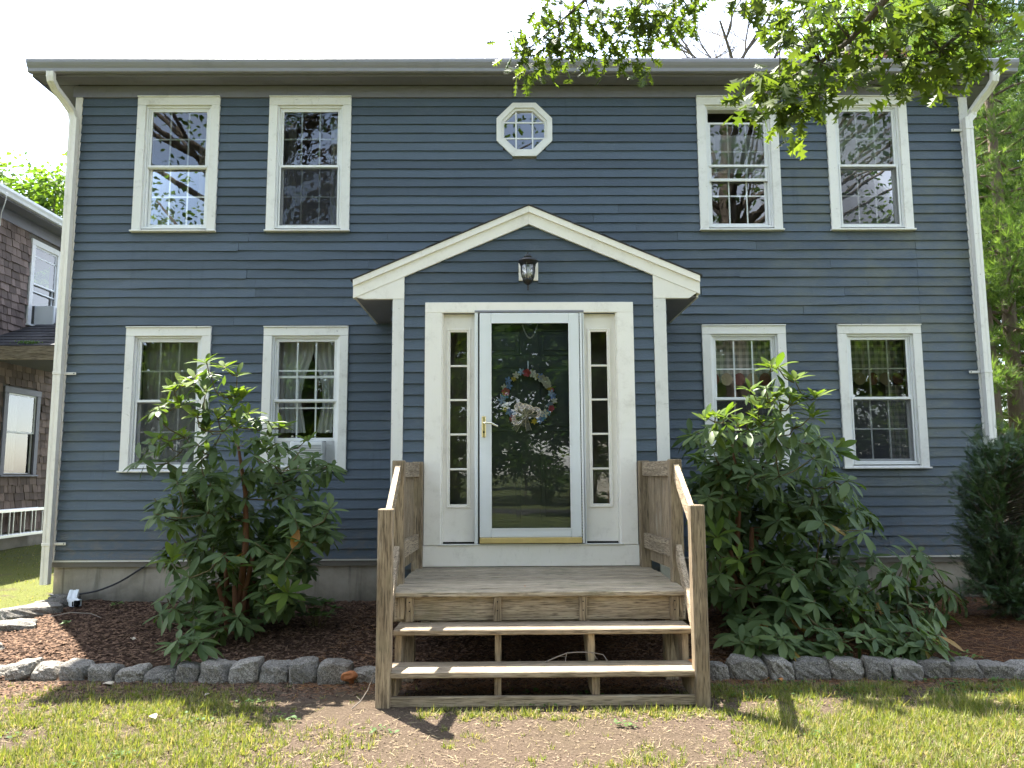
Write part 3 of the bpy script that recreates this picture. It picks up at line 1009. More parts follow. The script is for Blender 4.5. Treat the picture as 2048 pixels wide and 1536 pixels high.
def sidelight(x0, x1, gx0, gx1):
    p_ = part_empty('sidelight', ((x0 + x1) / 2, Yc, .83), house)
    y0_, y1_ = Yc + .034, Yc + .070
    gz0, gz1 = 1.172, 2.735
    m_ = MB()
    m_.box(x0, gx0 - .028, y0_, y1_, .8275, DZ1 - .098)
    m_.box(gx1 + .028, x1, y0_, y1_, .8275, DZ1 - .098)
    m_.box(gx0 - .028, gx1 + .028, y0_ + .0003, y1_, gz1 + .028, DZ1 - .098)
    m_.box(gx0 - .028, gx1 + .028, y0_ + .0003, y1_, .8275, gz0 - .028)
    m_.build('panel', M['trim_clean'], p_)
    m_ = MB()
    frame4(m_, gx0 - .030, gx1 + .030, gz0 - .030, gz1 + .030, y0_ - .012, y0_ + .002, .014, .014, .014, .014, .003)
    frame4(m_, gx0 - .016, gx1 + .016, gz0 - .016, gz1 + .016, y0_ - .006, y0_ + .020, .016, .016, .016, .016, .003)
    m_.build('glazing_bead', M['trim_clean'], p_)
    H5 = (gz1 - gz0) / 5
    for k in range(5):
        quad(gx0, gx1, y0_ + .012, gz0 + k * H5 + .001, gz0 + (k + 1) * H5 - .001).build('pane', M['glass_storm'], p_)
    for k in range(1, 5):
        MB().box(gx0, gx1, y0_ + .001, y0_ + .018, gz0 + k * H5 - .009, gz0 + k * H5 + .009, .003).build('muntin', M['trim_clean'], p_)
    MB().box(x0 + .005, x1 - .005, y0_ - .006, y0_ - .0005, .8275, .842).build('weather_strip', M['dark'], p_)
    MB().box(x0 + .01, x1 - .01, Yc + .35, Yc + .36, .83, 2.9).build('inner_shade', M['interior'], p_)
    return p_
sidelight(DX0 + .164, -.272, -.497, -.343)
sidelight(.722, DX1 - .164, .790, .938)

# storm door
SDX0, SDX1, SDZ0, SDZ1 = -.240, .706, .834, 2.905
MB().box(-.272, SDX0 - .001, Yc - .038, Yc + .02, .828, SDZ1 - .001, .003).build('door_frame_jamb', M['storm'], entry)
MB().box(SDX1 + .001, .722, Yc - .038, Yc + .02, .828, SDZ1 - .001, .003).build('door_frame_jamb', M['storm'], entry)
MB().box(-.272, .722, Yc - .046, Yc + .02, SDZ1, SDZ1 + .018, .003).build('door_frame_head', M['gutter'], entry)
storm = part_empty('storm_door', (.23, Yc, .83), house)
LX0, LX1 = SDX0 + .014, SDX1 - .030
GX0, GX1, GZ0, GZ1 = -.123, .582, .962, 2.803
m_ = MB(); frame4(m_, LX0, LX1, SDZ0 + .052, SDZ1 - .010, Yc - .058, Yc - .026, GX0 - LX0, LX1 - GX1, SDZ1 - .010 - GZ1, GZ0 - SDZ0 - .052, .005)
m_.build('door_leaf', M['storm'], storm)
m_ = MB(); frame4(m_, GX0 - .006, GX1 + .006, GZ0 - .006, GZ1 + .006, Yc - .063, Yc - .0585, .010, .010, .010, .010, .001); m_.build('glazing_strip', M['vinyl'], storm)
quad(GX0, GX1, Yc - .045, GZ0, GZ1).build('pane', M['glass_storm'], storm)
MB().box(LX0, LX1, Yc - .064, Yc - .030, SDZ0, SDZ0 + .050, .003).build('kick_strip', M['brass'], storm)
MB().tube([(SDX1 - .014, Yc - .052, SDZ0), (SDX1 - .014, Yc - .052, SDZ1 - .01)], .010, 8).build('hinge', M['vinyl'], storm)
m_ = MB()
z = SDZ0 + .03
while z < SDZ1 - .03:
    m_.box(SDX1 - .027, SDX1 - .023, Yc - .060, Yc - .054, z, z + .012); z += .026
m_.build('hinge_perforation', M['steel'], storm)
hp = MB()
hp.box(-.206, -.170, Yc - .072, Yc - .0585, 1.765, 1.955, .006)
hp.build('handle_plate', M['brass'], storm)
MB().tube([(-.188, Yc - .072, 1.895), (-.188, Yc - .105, 1.893), (-.170, Yc - .113, 1.892), (-.12, Yc - .113, 1.888), (-.085, Yc - .112, 1.870), (-.062, Yc - .108, 1.862)], [.010, .010, .010, .0095, .0095, .008], 8).build('lever', M['silver'], storm)
MB().tube([(-.188, Yc - .074, 1.812), (-.188, Yc - .080, 1.812)], .008, 10).build('lock_cylinder', M['dark'], storm)
pts = [(.232 + .07 * (k / 10 - .5) * 2, Yc - .02, 2.795 - .125 * (1 - (2 * k / 10 - 1) ** 2)) for k in range(11)]
m_ = MB()
for k in range(10):
    a, b = Vector(pts[k]), Vector(pts[k + 1])
    for j in range(2):
        c_ = a.lerp(b, (j + .5) / 2)
        d_ = (b - a).normalized()
        nrm = Vector((0, 1, 0)) if j else d_.cross(Vector((0, 1, 0)))
        ring = [c_ + d_ * (math.cos(q * math.pi / 4) * .010) + nrm * (math.sin(q * math.pi / 4) * .006) for q in range(9)]
        m_.tube(ring, .0016, 4, False)
m_.build('chain', M['steel'], storm)
# inner door
inner = part_empty('front_door', (.23, Yc + .1, .83), house)
DY = Yc + .075
m_ = MB().box(-.236, .700, DY, DY + .045, .83, 2.89)
m_.build('slab', M['door'], inner)
for cx in (-.01, .475):
    for z0_, z1_ in ((1.0, 1.62), (1.82, 2.42), (2.52, 2.76)):
        hw = .16
        m_ = MB(); frame4(m_, cx - hw, cx + hw, z0_, z1_, DY - .008, DY, .016, .016, .016, .016, .004)
        m_.box(cx - hw + .045, cx + hw - .045, DY - .010, DY - .0003, z0_ + .045, z1_ - .045, .009)
        m_.build('panel_moulding', M['door'], inner)

# chimney on the far gable end
chim = part_empty('chimney', (5.66, 3.2, .1), house)
CX0, CX1, CY0, CY1, CZ1 = HX1 + .012, HX1 + .93, 2.75, 3.4, 7.75
MB().box(CX0 + .012, CX1 - .012, CY0 + .012, CY1 - .012, 0, CZ1).build('mortar_core', M['mortar'], chim)
MB().box(CX0 - .04, CX1 + .04, CY0 - .04, CY1 + .04, CZ1 + .001, CZ1 + .09, .01).build('cap', M['concrete'], chim)
bl, bh = .205, .058
bmesh_x = MB().box(-bl / 2, bl / 2, -.045, .045, -bh / 2, bh / 2, .004).mesh('brick', M['brick'])
bmesh_s = MB().box(-bl / 4 + .003, bl / 4 - .003, -.045, .045, -bh / 2, bh / 2, .004).mesh('brick', M['brick'])
bmesh_y = MB().box(-.045, .045, -bl / 2, bl / 2, -bh / 2, bh / 2, .004).mesh('brick', M['brick'])
z, row, nb = CZ1 - .04, 0, 0
while z > 5.6:
    x = CX0 - (.107 if row % 2 else 0)
    while x < CX1 - .02:
        if x < CX0: me, cx = bmesh_s, CX0 + bl / 4
        elif x + bl > CX1 + .03: me, cx = bmesh_s, CX1 - bl / 4
        else: me, cx = bmesh_x, x + bl / 2
        link(bpy.data.objects.new('brick', me), chim, Matrix.Translation((cx, CY0 + .045 - rng.uniform(0, .004), z))); nb += 1
        x += bl + .012
    z -= bh + .012; row += 1

# downspouts
def spout(side):
    d_ = part_empty('downspout', (0, 0, 0), house)
    if side < 0:
        top, el1, el2, zb = (-4.855, EY - .075), (-4.845, -.24), (-4.745, -.068), .335
        xb, yb = -4.722, -.068
        mat_ = M['spout']
    else:
        top, el1, el2, zb = (5.33, EY - .075), (5.315, -.24), (5.215, -.068), .30
        xb, yb = 5.155, -.068
        mat_ = M['trim']
    wv, dv = .074, .058
    def rect(c, dirn, w_, d2):
        dirn = Vector(dirn).normalized()
        u = Vector((1, 0, 0)); u = (u - dirn * u.dot(dirn)).normalized()
        n = dirn.cross(u)
        pts_ = []
        for i, (a, b) in enumerate(((-1, -1), (-.33, -1), (-.2, -.86), (.2, -.86), (.33, -1), (1, -1), (1, 1), (-1, 1))):
            pts_.append(Vector(c) + u * (a * w_ / 2) + n * (-b * d2 / 2))
        return pts_
    def sweep(path, nm, w_=wv, d2=dv):
        vs, fs = [], []
        for i, c in enumerate(path):
            a, b = Vector(path[max(i - 1, 0)]), Vector(path[min(i + 1, len(path) - 1)])
            vs += rect(c, b - a, w_, d2)
            if i:
                o = 8 * (i - 1)
                for k in range(8): fs.append((o + k, o + (k + 1) % 8, o + 8 + (k + 1) % 8, o + 8 + k))
        fs += [tuple(range(8)), tuple(8 * (len(path) - 1) + k for k in range(8))]
        return MB().raw(vs, fs).build(nm, mat_, d_)
    zt = EZ + .004
    sweep([(top[0], top[1], zt), (top[0], top[1], zt - .05), (top[0] + (.003 if side < 0 else -.003), top[1] + .008, zt - .09), (el1[0], el1[1], zt - .15), ((el1[0] + el2[0]) / 2, (el1[1] + el2[1]) / 2, zt - .235), (el2[0], el2[1] - .012, zt - .33), (el2[0], el2[1], zt - .37), (xb, yb, zt - .44)], 'elbow')
    sweep([(xb, yb, zt - .40), (xb, yb, zb)], 'pipe', wv + .006, dv + .006)
    for zz in ((2.52, .74) if side < 0 else (5.22, 2.5)):
        m_ = MB()
        m_.box(xb - .045, xb + .045, yb - .036, yb + .03, zz - .014, zz + .014, .002)
        s_ = 1 if side < 0 else -1
        m_.box(xb + s_ * .045, xb + s_ * .165, -.034, -.0255, zz - .012, zz + .016, .003)
        m_.build('strap', mat_, d_)
        MB().tube([(xb + s_ * .145, -.034, zz + .002), (xb + s_ * .145, -.038, zz + .002)], .006, 8).build('screw', M['dark'], d_)
spout(-1)
spout(1)

# ------------------------------------------------------------------ porch steps
steps = thing('porch_steps', (.23, -2.6, 0), 'weathered wooden porch steps with plank landing and post railings', 'steps')
DKX0, DKX1, DKY0, DKZ = -.795, 1.278, -2.71, .632
# landing planks run along x
nP = 10
for k in range(nP):
    ya = DKY0 + (PY - .012 - DKY0) * k / nP
    yb = DKY0 + (PY - .012 - DKY0) * (k + 1) / nP - .009
    q = rng.uniform(-.003, .003)
    if k < 8:
        MB().box(DKX0 + rng.uniform(-.004, .004), DKX1 + rng.uniform(-.004, .004), ya, yb, DKZ - .036 + q, DKZ + q, .006).build('plank', M['deck'], steps)
    else:   # shortened beside the rear posts
        MB().box(DKX0 + .02, DKX1 - .02, ya, yb, DKZ - .036 + q, DKZ + q, .006).build('plank', M['deck'], steps)
MB().box(DKX0 + .02, DKX1 - .02, DKY0 + .055, DKY0 + .093, .428, DKZ - .038, .004).build('rim_board', M['wood_x'], steps)
MB().box(DKX0 + .025, DKX0 + .063, DKY0 + .094, PY + .02, .44, DKZ - .038, .004).build('side_joist', M['wood_y'], steps)
MB().box(DKX1 - .063, DKX1 - .025, DKY0 + .094, PY + .02, .44, DKZ - .038, .004).build('side_joist', M['wood_y'], steps)
for xx in (.0, .48):
    MB().box(xx - .019, xx + .019, DKY0 + .095, PY + .02, .45, DKZ - .039).build('joist', M['wood_y'], steps)
T2Y0, T2Y1, T2Z = -2.955, -2.682, .425
T1Y0, T1Y1, T1Z = -3.195, -2.915, .213
def tread(x0, x1, y0_, y1_, z):
    m_ = (y0_ + y1_) / 2
    for a, b in ((y0_, m_ - .003), (m_ + .003, y1_)):
        MB().box(x0 + rng.uniform(-.003, .003), x1 + rng.uniform(-.003, .003), a, b, z - .037, z + rng.uniform(-.002, .002), .006).build('tread', M['wood_x'], steps)
tread(-.742, 1.238, T2Y0, T2Y1, T2Z)
tread(-.752, 1.262, T1Y0, T1Y1, T1Z)
# blocks on the rim, stringers under the treads
for xx, wd_ in ((-.695, .056), (-.084, .055), (.512, .055), (1.148, .060)):
    MB().box(xx, xx + wd_, DKY0 + .016, DKY0 + .054, T2Z + .001, DKZ - .039, .003).build('cleat', M['wood_z'], steps)
MB().box(-.752, -.700, DKY0 + .02, DKY0 + .0535, T2Z + .02, DKZ - .039, .003).build('cleat', M['wood_z'], steps)
MB().box(1.212, 1.240, DKY0 + .02, DKY0 + .0535, T2Z + .02, DKZ - .039, .003).build('cleat', M['wood_z'], steps)
for k, (xa, xb) in enumerate(((-.735, -.692), (-.072, -.030), (.545, .592), (1.172, 1.215))):
    st = MB()
    z0_ = .045
    poly = [(-3.150, z0_), (-3.150, T1Z - .038), (-2.914, T1Z - .038), (-2.914, T2Z - .038), (-2.675, T2Z - .038), (-2.64, .44), (-2.60, .44), (-2.60, .32), (-2.90, z0_)]
    st.prismx(poly, xa, xb).build('stringer', M['wood_z'], steps)
MB().box(-.78, 1.255, -3.185, -3.152, .0, .062, .005).build('base_board', M['wood_x'], steps)
for xx in (DKX0 + .065, DKX1 - .16):
    for yy in (-2.62, -1.36):
        MB().box(xx, xx + .089, yy, yy + .089, -.05, .44, .004).build('support_post', M['wood_z'], steps)
MB().box(DKX0 + .07, DKX1 - .07, -1.32, -1.282, .0, .60).build('back_board', M['wood_x'], steps)
# railing
PW = .092
def post(x, y, z0_, z1_, lean=0.0):
    p_ = MB().box(x, x + PW, y, y + PW, z0_, z1_, .006)
    return p_.build('post', M['wood_z'], steps)
for sg, xr, xm, xf in ((-1, -.818, -.853, -.812), (1, 1.180, 1.248, 1.184)):
    post(xr, -1.375, .44, 1.552)
    post(xm, -2.33, .36, 1.548)
    post(xf, -3.215, -.03, 1.225 if sg < 0 else 1.240)
    xin = (xr + PW if sg < 0 else xr)
    # level rails between the two upper posts, nailed to the inner faces
    for z0_, z1_ in ((1.42, 1.54), (.80, .925)):
        a = Vector((xr + PW / 2, -1.375, (z0_ + z1_) / 2)); b = Vector((xm + PW / 2, -2.238, (z0_ + z1_) / 2))
        MB().beam(a, b, .038, z1_ - z0_).build('rail', M['wood_y'], steps)
    # upright boards behind the rails
    for k in range(4):
        t0, t1 = .06 + k * .235, .06 + (k + 1) * .235 - .012
        xa = xr + PW / 2 - sg * -.0305 + (xm - xr) * t0
        a = Vector((xa, -1.375 + (-2.238 + 1.375) * t0, 0)); b = Vector((xr + PW / 2 + sg * .0305 + (xm - xr) * t1, -1.375 + (-2.238 + 1.375) * t1, 0))
        m_ = MB()
        d_ = b - a
        off = Vector((sg * .011, 0, 0))
        vs = [a - off, b - off, b + off, a + off]
        zt = 1.50 - rng.uniform(0, .02)
        m_.raw([(q.x, q.y, .70) for q in vs] + [(q.x, q.y, zt) for q in vs], [(0, 1, 2, 3), (4, 5, 6, 7), (0, 1, 5, 4), (1, 2, 6, 5), (2, 3, 7, 6), (3, 0, 4, 7)])
        m_.build('baluster_board', M['wood_z'], steps)
    # sloping rails to the lower post, on the outer side of the left and the inner side of the right
    xo_m = xm + PW / 2
    xo_f = xf + PW / 2
    for zm_, zf_ in ((1.455, 1.115), (.865, .38)):
        MB().beam((xo_m + .0, -2.335, zm_), (xo_f + .0, -3.122, zf_), .038, .115).build('sloping_rail', M['wood_y'], steps)
for (x, y, z) in ((-.667, DKY0 + .0155, .50), (-.667, DKY0 + .0155, .56), (-.057, DKY0 + .0155, .50), (-.057, DKY0 + .0155, .56), (.539, DKY0 + .0155, .50), (.539, DKY0 + .0155, .56), (1.178, DKY0 + .0155, .50), (1.178, DKY0 + .0155, .56)):
    MB().tube([(x, y - .002, z), (x, y + .01, z)], .005, 6).build('nail', M['dark'], steps)

# ------------------------------------------------------------------ wall lantern
LXc, LY = .214, PY - .135
lan = thing('wall_lantern', (LXc, PY, 3.2), 'black metal wall lantern with ribbed glass on a white block in the gable', 'lantern')
MB().box(.133, .311, PY - .022, PY - .001, 3.205, 3.395, .004).build('mounting_block', M['trim_clean'], lan)
zt = 3.402
c0 = (LXc, LY, zt)
MB().lathe([(.003, .045), (.006, .04), (.008, .028), (.004, .02), (.004, .012), (.030, .008), (.036, -.002), (.034, -.014), (.030, -.018), (.055, -.022), (.078, -.032), (.092, -.046), (.094, -.052), (.086, -.058), (.070, -.080), (.062, -.090), (.002, -.090)], c0, 24).build('cap', M['black_metal'], lan, True)
gl = NT('seeded_lamp_glass')
fr = gl.node('Fresnel'); fr.inputs[0].default_value = 1.9
tr_ = gl.node('BsdfTransparent'); gl.put(tr_.inputs[0], (.75, .75, .75))
gg = gl.node('BsdfGlossy'); gg.inputs['Roughness'].default_value = .03
gl.l.new(gl.bump(gl.noise(gl.pos((1, 1, .4)), 28, 3), .9, .02), gg.inputs['Normal'])
gm = gl.done(gl.mixsh(gl.math('ADD', fr.outputs[0], .08), tr_.outputs[0], gg.outputs[0]))
MB().lathe([(.060, -.088), (.060, -.12), (.058, -.17), (.050, -.205), (.042, -.215)], c0, 24).build('glass_body', gm, lan, True)
for k in range(6):
    t = 2 * math.pi * k / 6 + .3
    pts = [(LXc + math.cos(t) * r, LY + math.sin(t) * r, zt + z) for r, z in ((.074, -.074), (.066, -.10), (.064, -.15), (.058, -.19), (.046, -.218))]
    MB().tube(pts, .0042, 5).build('rib', M['black_metal'], lan)
MB().lathe([(.002, -.214), (.048, -.214), (.050, -.222), (.044, -.232), (.038, -.248), (.022, -.262), (.010, -.268), (.009, -.276), (.013, -.282), (.009, -.290), (.007, -.300), (.010, -.306), (.006, -.316), (.001, -.320)], c0, 20).build('finial', M['black_metal'], lan, True)
MB().tube([(LXc, PY - .02, 3.385), (LXc, PY - .06, 3.40), (LXc, LY + .02, zt - .004)], [.012, .011, .010], 8).build('bracket', M['black_metal'], lan)
MB().lathe([(.001, -.10), (.014, -.105), (.020, -.13), (.019, -.16), (.010, -.19), (.001, -.192)], c0, 12).build('bulb', M['storm'], lan, True)

# ------------------------------------------------------------------ wreath
WC = Vector((.212, DY - .045, 2.130))
WR = .222
wre = thing('flower_wreath', WC, 'wreath of pink, blue, yellow and white cloth flowers with gauze bow on dark door', 'wreath')
ring = [WC + Vector((math.cos(k * math.pi / 20) * WR, .018 * math.sin(k * 1.7), math.sin(k * math.pi / 20) * WR)) for k in range(41)]
MB().tube(ring, .008, 6, False).build('vine_ring', M['stem'], wre)
MB().tube([WC + Vector((0, .03, WR)), WC + Vector((.004, .042, WR + .12))], .004, 5).build('hanger', M['steel'], wre)
PET = {}
for nm, col in (('pink', (.62, .15, .19)), ('blue', (.20, .30, .58)), ('paleblue', (.38, .48, .68)), ('white', (.74, .72, .64)), ('yellow', (.70, .56, .10)), ('sky', (.16, .38, .62))):
    PET[nm] = m_plain(nm + '_petal', col, .8, .2, var=.25, scale=60)
def petal_flower(n, r, cup, layers, w_):
    m_ = MB()
    for L in range(layers):
        rl = r * (1 - .28 * L)
        for k in range(n):
            t = 2 * math.pi * (k + .5 * L) / n
            d_ = Vector((math.cos(t), 0, math.sin(t))); s_ = Vector((-math.sin(t), 0, math.cos(t)))
            h1, h2 = -cup * rl * .7 - .003 * L, -cup * rl * (1.0 + .5 * L) - .005 * L
            pts = [Vector((0, -.002 * L, 0)), d_ * rl * .55 - s_ * rl * w_ + Vector((0, h1, 0)), d_ * rl * .95 - s_ * rl * w_ * .6 + Vector((0, h2, 0)), d_ * rl * 1.02 + Vector((0, h2 * .8, 0)), d_ * rl * .95 + s_ * rl * w_ * .6 + Vector((0, h2, 0)), d_ * rl * .55 + s_ * rl * w_ + Vector((0, h1, 0)), d_ * rl * .55 + Vector((0, h1 * .5, 0))]
            m_.raw(pts, [(0, 1, 6), (1, 2, 6), (2, 3, 6), (3, 4, 6), (4, 5, 6), (5, 0, 6)])
    return m_
def fl_mesh(nm, colr, n, r, cup, layers, w_):
    me = petal_flower(n, r, cup, layers, w_).mesh(nm, PET[colr])
    return me
spec = [(92, 'pink', 'rose'), (118, 'white', 'open'), (128, 'yellow', 'star'), (140, 'blue', 'open'), (150, 'blue', 'open'), (157, 'white', 'open'), (163, 'pink', 'rose'), (170, 'yellow', 'star'), (178, 'sky', 'open'), (187, 'paleblue', 'open'), (198, 'white', 'open'), (206, 'yellow', 'star'), (217, 'blue', 'open'), (226, 'paleblue', 'open'), (236, 'pink', 'rose'), (284, 'yellow', 'star'), (296, 'blue', 'open'), (306, 'sky', 'open'), (315, 'white', 'open'), (321, 'sky', 'open'), (334, 'pink', 'rose'), (343, 'paleblue', 'open'), (352, 'white', 'open'), (2, 'blue', 'open'), (10, 'paleblue', 'open'), (16, 'pink', 'small'), (22, 'yellow', 'star'), (32, 'white', 'rose'), (42, 'white', 'rose'), (52, 'white', 'rose'), (60, 'blue', 'open'), (70, 'white', 'open'), (80, 'white', 'open'), (65, 'yellow', 'star'), (104, 'paleblue', 'open')]
FM = {}
for a, colr, kd in spec:
    if (colr, kd) not in FM:
        FM[(colr, kd)] = {'rose': fl_mesh('flower', colr, 5, .034, .75, 3, .50), 'open': fl_mesh('flower', colr, 5, .036, .35, 1, .32), 'star': fl_mesh('flower', colr, 6, .030, .45, 2, .20), 'small': fl_mesh('flower', colr, 5, .02, .6, 2, .6)}[kd]
    t = R_(a)
    r = WR + rng.uniform(-.018, .018)
    mtx = Matrix.Translation(WC + Vector((math.cos(t) * r, -.018 - rng.uniform(0, .012), math.sin(t) * r))) @ Matrix.Rotation(rng.uniform(-.5, .5), 4, 'X') @ Matrix.Rotation(rng.uniform(-.5, .5), 4, 'Z') @ Matrix.Rotation(rng.uniform(0, 6), 4, 'Y') @ Matrix.Scale(rng.uniform(.85, 1.15), 4)
    link(bpy.data.objects.new('flower', FM[(colr, kd)]), wre, mtx)
lfm = MB().raw([(0, 0, 0), (-.012, -.004, .02), (0, -.001, .022), (.012, -.004, .02), (-.009, -.006, .038), (0, -.004, .04), (.009, -.006, .038), (0, -.008, .055)], [(0, 1, 2), (0, 2, 3), (1, 4, 5, 2), (2, 5, 6, 3), (4, 7, 5), (5, 7, 6)]).mesh('leaf', M['azalea'])
for a in (99, 75, 200, 212, 195, 340, 348, 355, 242, 25, 112, 300, 160):
    t = R_(a + rng.uniform(-3, 3))
    link(bpy.data.objects.new('leaf', lfm), wre, Matrix.Translation(WC + Vector((math.cos(t) * WR, -.006, math.sin(t) * WR))) @ Matrix.Rotation(math.pi / 2 - t + rng.uniform(-.7, .7), 4, 'Y'))
gz = NT('gauze_ribbon')
gauze = gz.done(gz.mixsh(.34, gz.node('BsdfTransparent').outputs[0], gz.bsdf((.62, .54, .48), .5, .4)))
gold = m_plain('ribbon_edge', (.78, .68, .48), .4, .5, var=.05)
BC = WC + Vector((-.025, -.055, -.168))
def ribbon(pts, wd_, nm='bow_loop'):
    vs, fs, e0, e1 = [], [], [], []
    for i, q in enumerate(pts):
        q = Vector(q)
        a, b = Vector(pts[max(0, i - 1)]), Vector(pts[min(len(pts) - 1, i + 1)])
        d_ = (b - a).normalized()
        s_ = Vector((d_.z, .35 * math.sin(i), -d_.x)).normalized()
        wq = wd_ * (.25 + .75 * math.sin(math.pi * min(1, .15 + i / (len(pts) - 1) * .85)) if nm == 'bow_loop' else .3 + .7 * i / (len(pts) - 1))
        vs += [q - s_ * wq / 2, q + s_ * wq / 2]
        e0.append(q - s_ * wq / 2); e1.append(q + s_ * wq / 2)
        if i: fs.append((2 * i - 2, 2 * i - 1, 2 * i + 1, 2 * i))
    o = MB().raw(vs, fs).build(nm, gauze, wre, True)
    MB().tube(e0, .0014, 4).tube(e1, .0014, 4).build('ribbon_edge', gold, o)
for ang, L_ in ((128, .115), (98, .085), (58, .08), (15, .125), (205, .115)):
    t = R_(ang)
    d_ = Vector((math.cos(t), 0, math.sin(t)))
    s_ = Vector((-math.sin(t), 0, math.cos(t)))
    ribbon([BC + d_ * (L_ * math.sin(math.pi * k / 10) ** .8) + s_ * (.030 * math.sin(2 * math.pi * k / 10)) + Vector((0, -.028 * math.sin(math.pi * k / 10), 0)) for k in range(11)], .042)
for ang, L_ in ((232, .165), (282, .14), (255, .10)):
    t = R_(ang)
    d_ = Vector((math.cos(t), 0, math.sin(t)))
    ribbon([BC + d_ * (L_ * k / 6) + Vector((0, -.012 * math.sin(k), 0)) for k in range(7)], .052, 'bow_tail')
MB().box(BC.x - .014, BC.x + .014, BC.y - .016, BC.y + .012, BC.z - .016, BC.z + .016, .006).build('bow_knot', gauze, wre)

# ------------------------------------------------------------------ curtains and the window unit
def curtain(x0, x1, z0, z1, y, m_, label, cat='curtain', folds=7, amp=.018, gather=0.0, name='curtain'):
    n, k = 40, 10
    vs, fs = [], []
    for j in range(k + 1):
        zz = z1 + (z0 - z1) * j / k
        for i in range(n + 1):
            u = i / n
            g_ = gather * sst(.0, .6, j / k) * (1 - sst(.65, 1, j / k) * .4)
            xx = x0 + (x1 - x0) * (u if gather >= 0 else u)
            xx = xx + (x0 + (0 if gather > 0 else (x1 - x0)) - xx) * abs(g_)
            vs.append((xx, y + amp * math.sin(u * folds * 6.283 + .4 * math.sin(j * .7 + x0)) * (.6 + .4 * j / k), zz + .004 * math.sin(u * folds * 6.283)))
    for j in range(k):
        for i in range(n):
            a = j * (n + 1) + i
            fs.append((a, a + 1, a + n + 2, a + n + 1))
    o = MB().raw(vs, fs).build(name, m_, None, True)
    return tag(o, label, cat)
def wx(i): return WINS[i][0]
curtain(wx(0) + .10, wx(0) + .36, UPZ + .06, UPZ + .80, .20, M['drape'], 'grey drape on the left of the leftmost upstairs window', folds=4)
curtain(wx(0) + .60, wx(0) + .80, UPZ + .06, UPZ + 1.42, .22, M['drape'], 'narrow grey drape on the right of the leftmost upstairs window', folds=3)
curtain(wx(1) + .10, wx(1) + .25, UPZ + .06, UPZ + 1.42, .20, M['drape'], 'thin drape at left edge of the second upstairs window', folds=2)
curtain(wx(1) + .64, wx(1) + .82, UPZ + .06, UPZ + 1.42, .20, M['sheer'], 'wavy sheer at right edge of the second upstairs window', folds=2, amp=.03)
curtain(wx(2) + .11, wx(2) + .80, UPZ + .75, UPZ + 1.20, .21, M['sheer'], 'short white sheer behind the lowered sash, upstairs right of the octagon', folds=6)
curtain(wx(3) + .10, wx(3) + .81, UPZ + .74, UPZ + 1.43, .20, M['shade'], 'drawn shade in the top half of the rightmost upstairs window', 'blind', folds=1, amp=.004, name='window_blind')
curtain(wx(4) + .10, wx(4) + .81, LOZ + .06, LOZ + 1.43, .20, M['sheer'], 'full sheer curtain in the leftmost downstairs window', folds=9)
curtain(wx(5) + .10, wx(5) + .50, LOZ + .42, LOZ + 1.43, .20, M['sheer'], 'tied back floral sheer in the window left of the entry, left half', folds=5, gather=.35)
curtain(wx(5) + .46, wx(5) + .81, LOZ + .42, LOZ + 1.43, .23, M['sheer'], 'tied back sheer in the window left of the entry, right half', folds=5, gather=-.35)
for i, nm in ((6, 'window right of the entry, behind the rhododendron'), (7, 'rightmost downstairs window')):
    x = wx(i)
    v_ = curtain(x + .10, x + .81, LOZ + .95, LOZ + 1.43, .20, M['plaid'], 'plaid scalloped valance in the ' + nm, 'valance', folds=6, amp=.010, name='valance')
    for k in range(5):
        cx = x + .17 + k * .142
        rr_ = .062
        pts = [(cx + rr_ * math.cos(t), .182, LOZ + .985 + rr_ * 1.15 * math.sin(t)) for t in [2 * math.pi * q / 14 for q in range(14)]]
        MB().raw(pts + [(q[0], .187, q[2]) for q in pts], [tuple(range(14)), tuple(range(27, 13, -1))] + [(q, (q + 1) % 14, 14 + (q + 1) % 14, 14 + q) for q in range(14)]).build('scallop', M['red_cloth'] if k % 2 == 0 else M['tan_cloth'], v_)
    curtain(x + .60, x + .81, LOZ + .06, LOZ + .92, .21, M['plaid'], 'plaid side curtain at the right of the ' + nm, folds=3)
    curtain(x + .10, x + .20, LOZ + .06, LOZ + .92, .21, M['plaid'], 'plaid side curtain at the left of the ' + nm, folds=2)
def air_con(loc, wd_, hd, dp, label, rz=0.0):
    t = thing('window_air_conditioner', loc, label, 'air conditioner')
    rot = Matrix.Translation(Vector(loc)) @ Matrix.Rotation(rz, 4, 'Z')
    def put(m_, nm, mat_, par=t):
        me = m_.mesh(nm, mat_)
        me.transform(rot)
        return link(bpy.data.objects.new(nm, me), par)
    put(MB().box(-wd_ / 2, wd_ / 2, 0, dp, 0, hd, .008), 'cabinet', M['storm'])
    g_ = MB()
    nsl = int(hd / .018)
    for k in range(nsl - 2):
        g_.box(-wd_ / 2 + .05, wd_ / 2 - .015, -.006, -.0005, .02 + k * .018, .02 + k * .018 + .007)
    put(g_, 'grille', M['gutter'])
    put(MB().box(-wd_ / 2 + .012, -wd_ / 2 + .04, -.004, -.0005, .02, hd - .02), 'side_strip', M['vinyl'])
    return t
air_con((wx(5) + .50, -.09, LOZ + .052), .34, .262, .40, 'white window air conditioner below the raised sash left of the entry')
for xa, xb, nm in ((wx(5) + .135, wx(5) + .325, 'left'), (wx(5) + .675, wx(5) + .775, 'right')):
    m_ = MB()
    x = xa
    while x < xb:
        m_.box(x, x + .006, .046, .058, LOZ + .075, LOZ + .325); x += .012
    m_.box(xa - .004, xb + .004, .059, .064, LOZ + .07, LOZ + .328)
    tag(m_.build('accordion_panel', M['vinyl']), 'pleated white filler panel on the %s of the window air conditioner' % nm, 'filler panel')

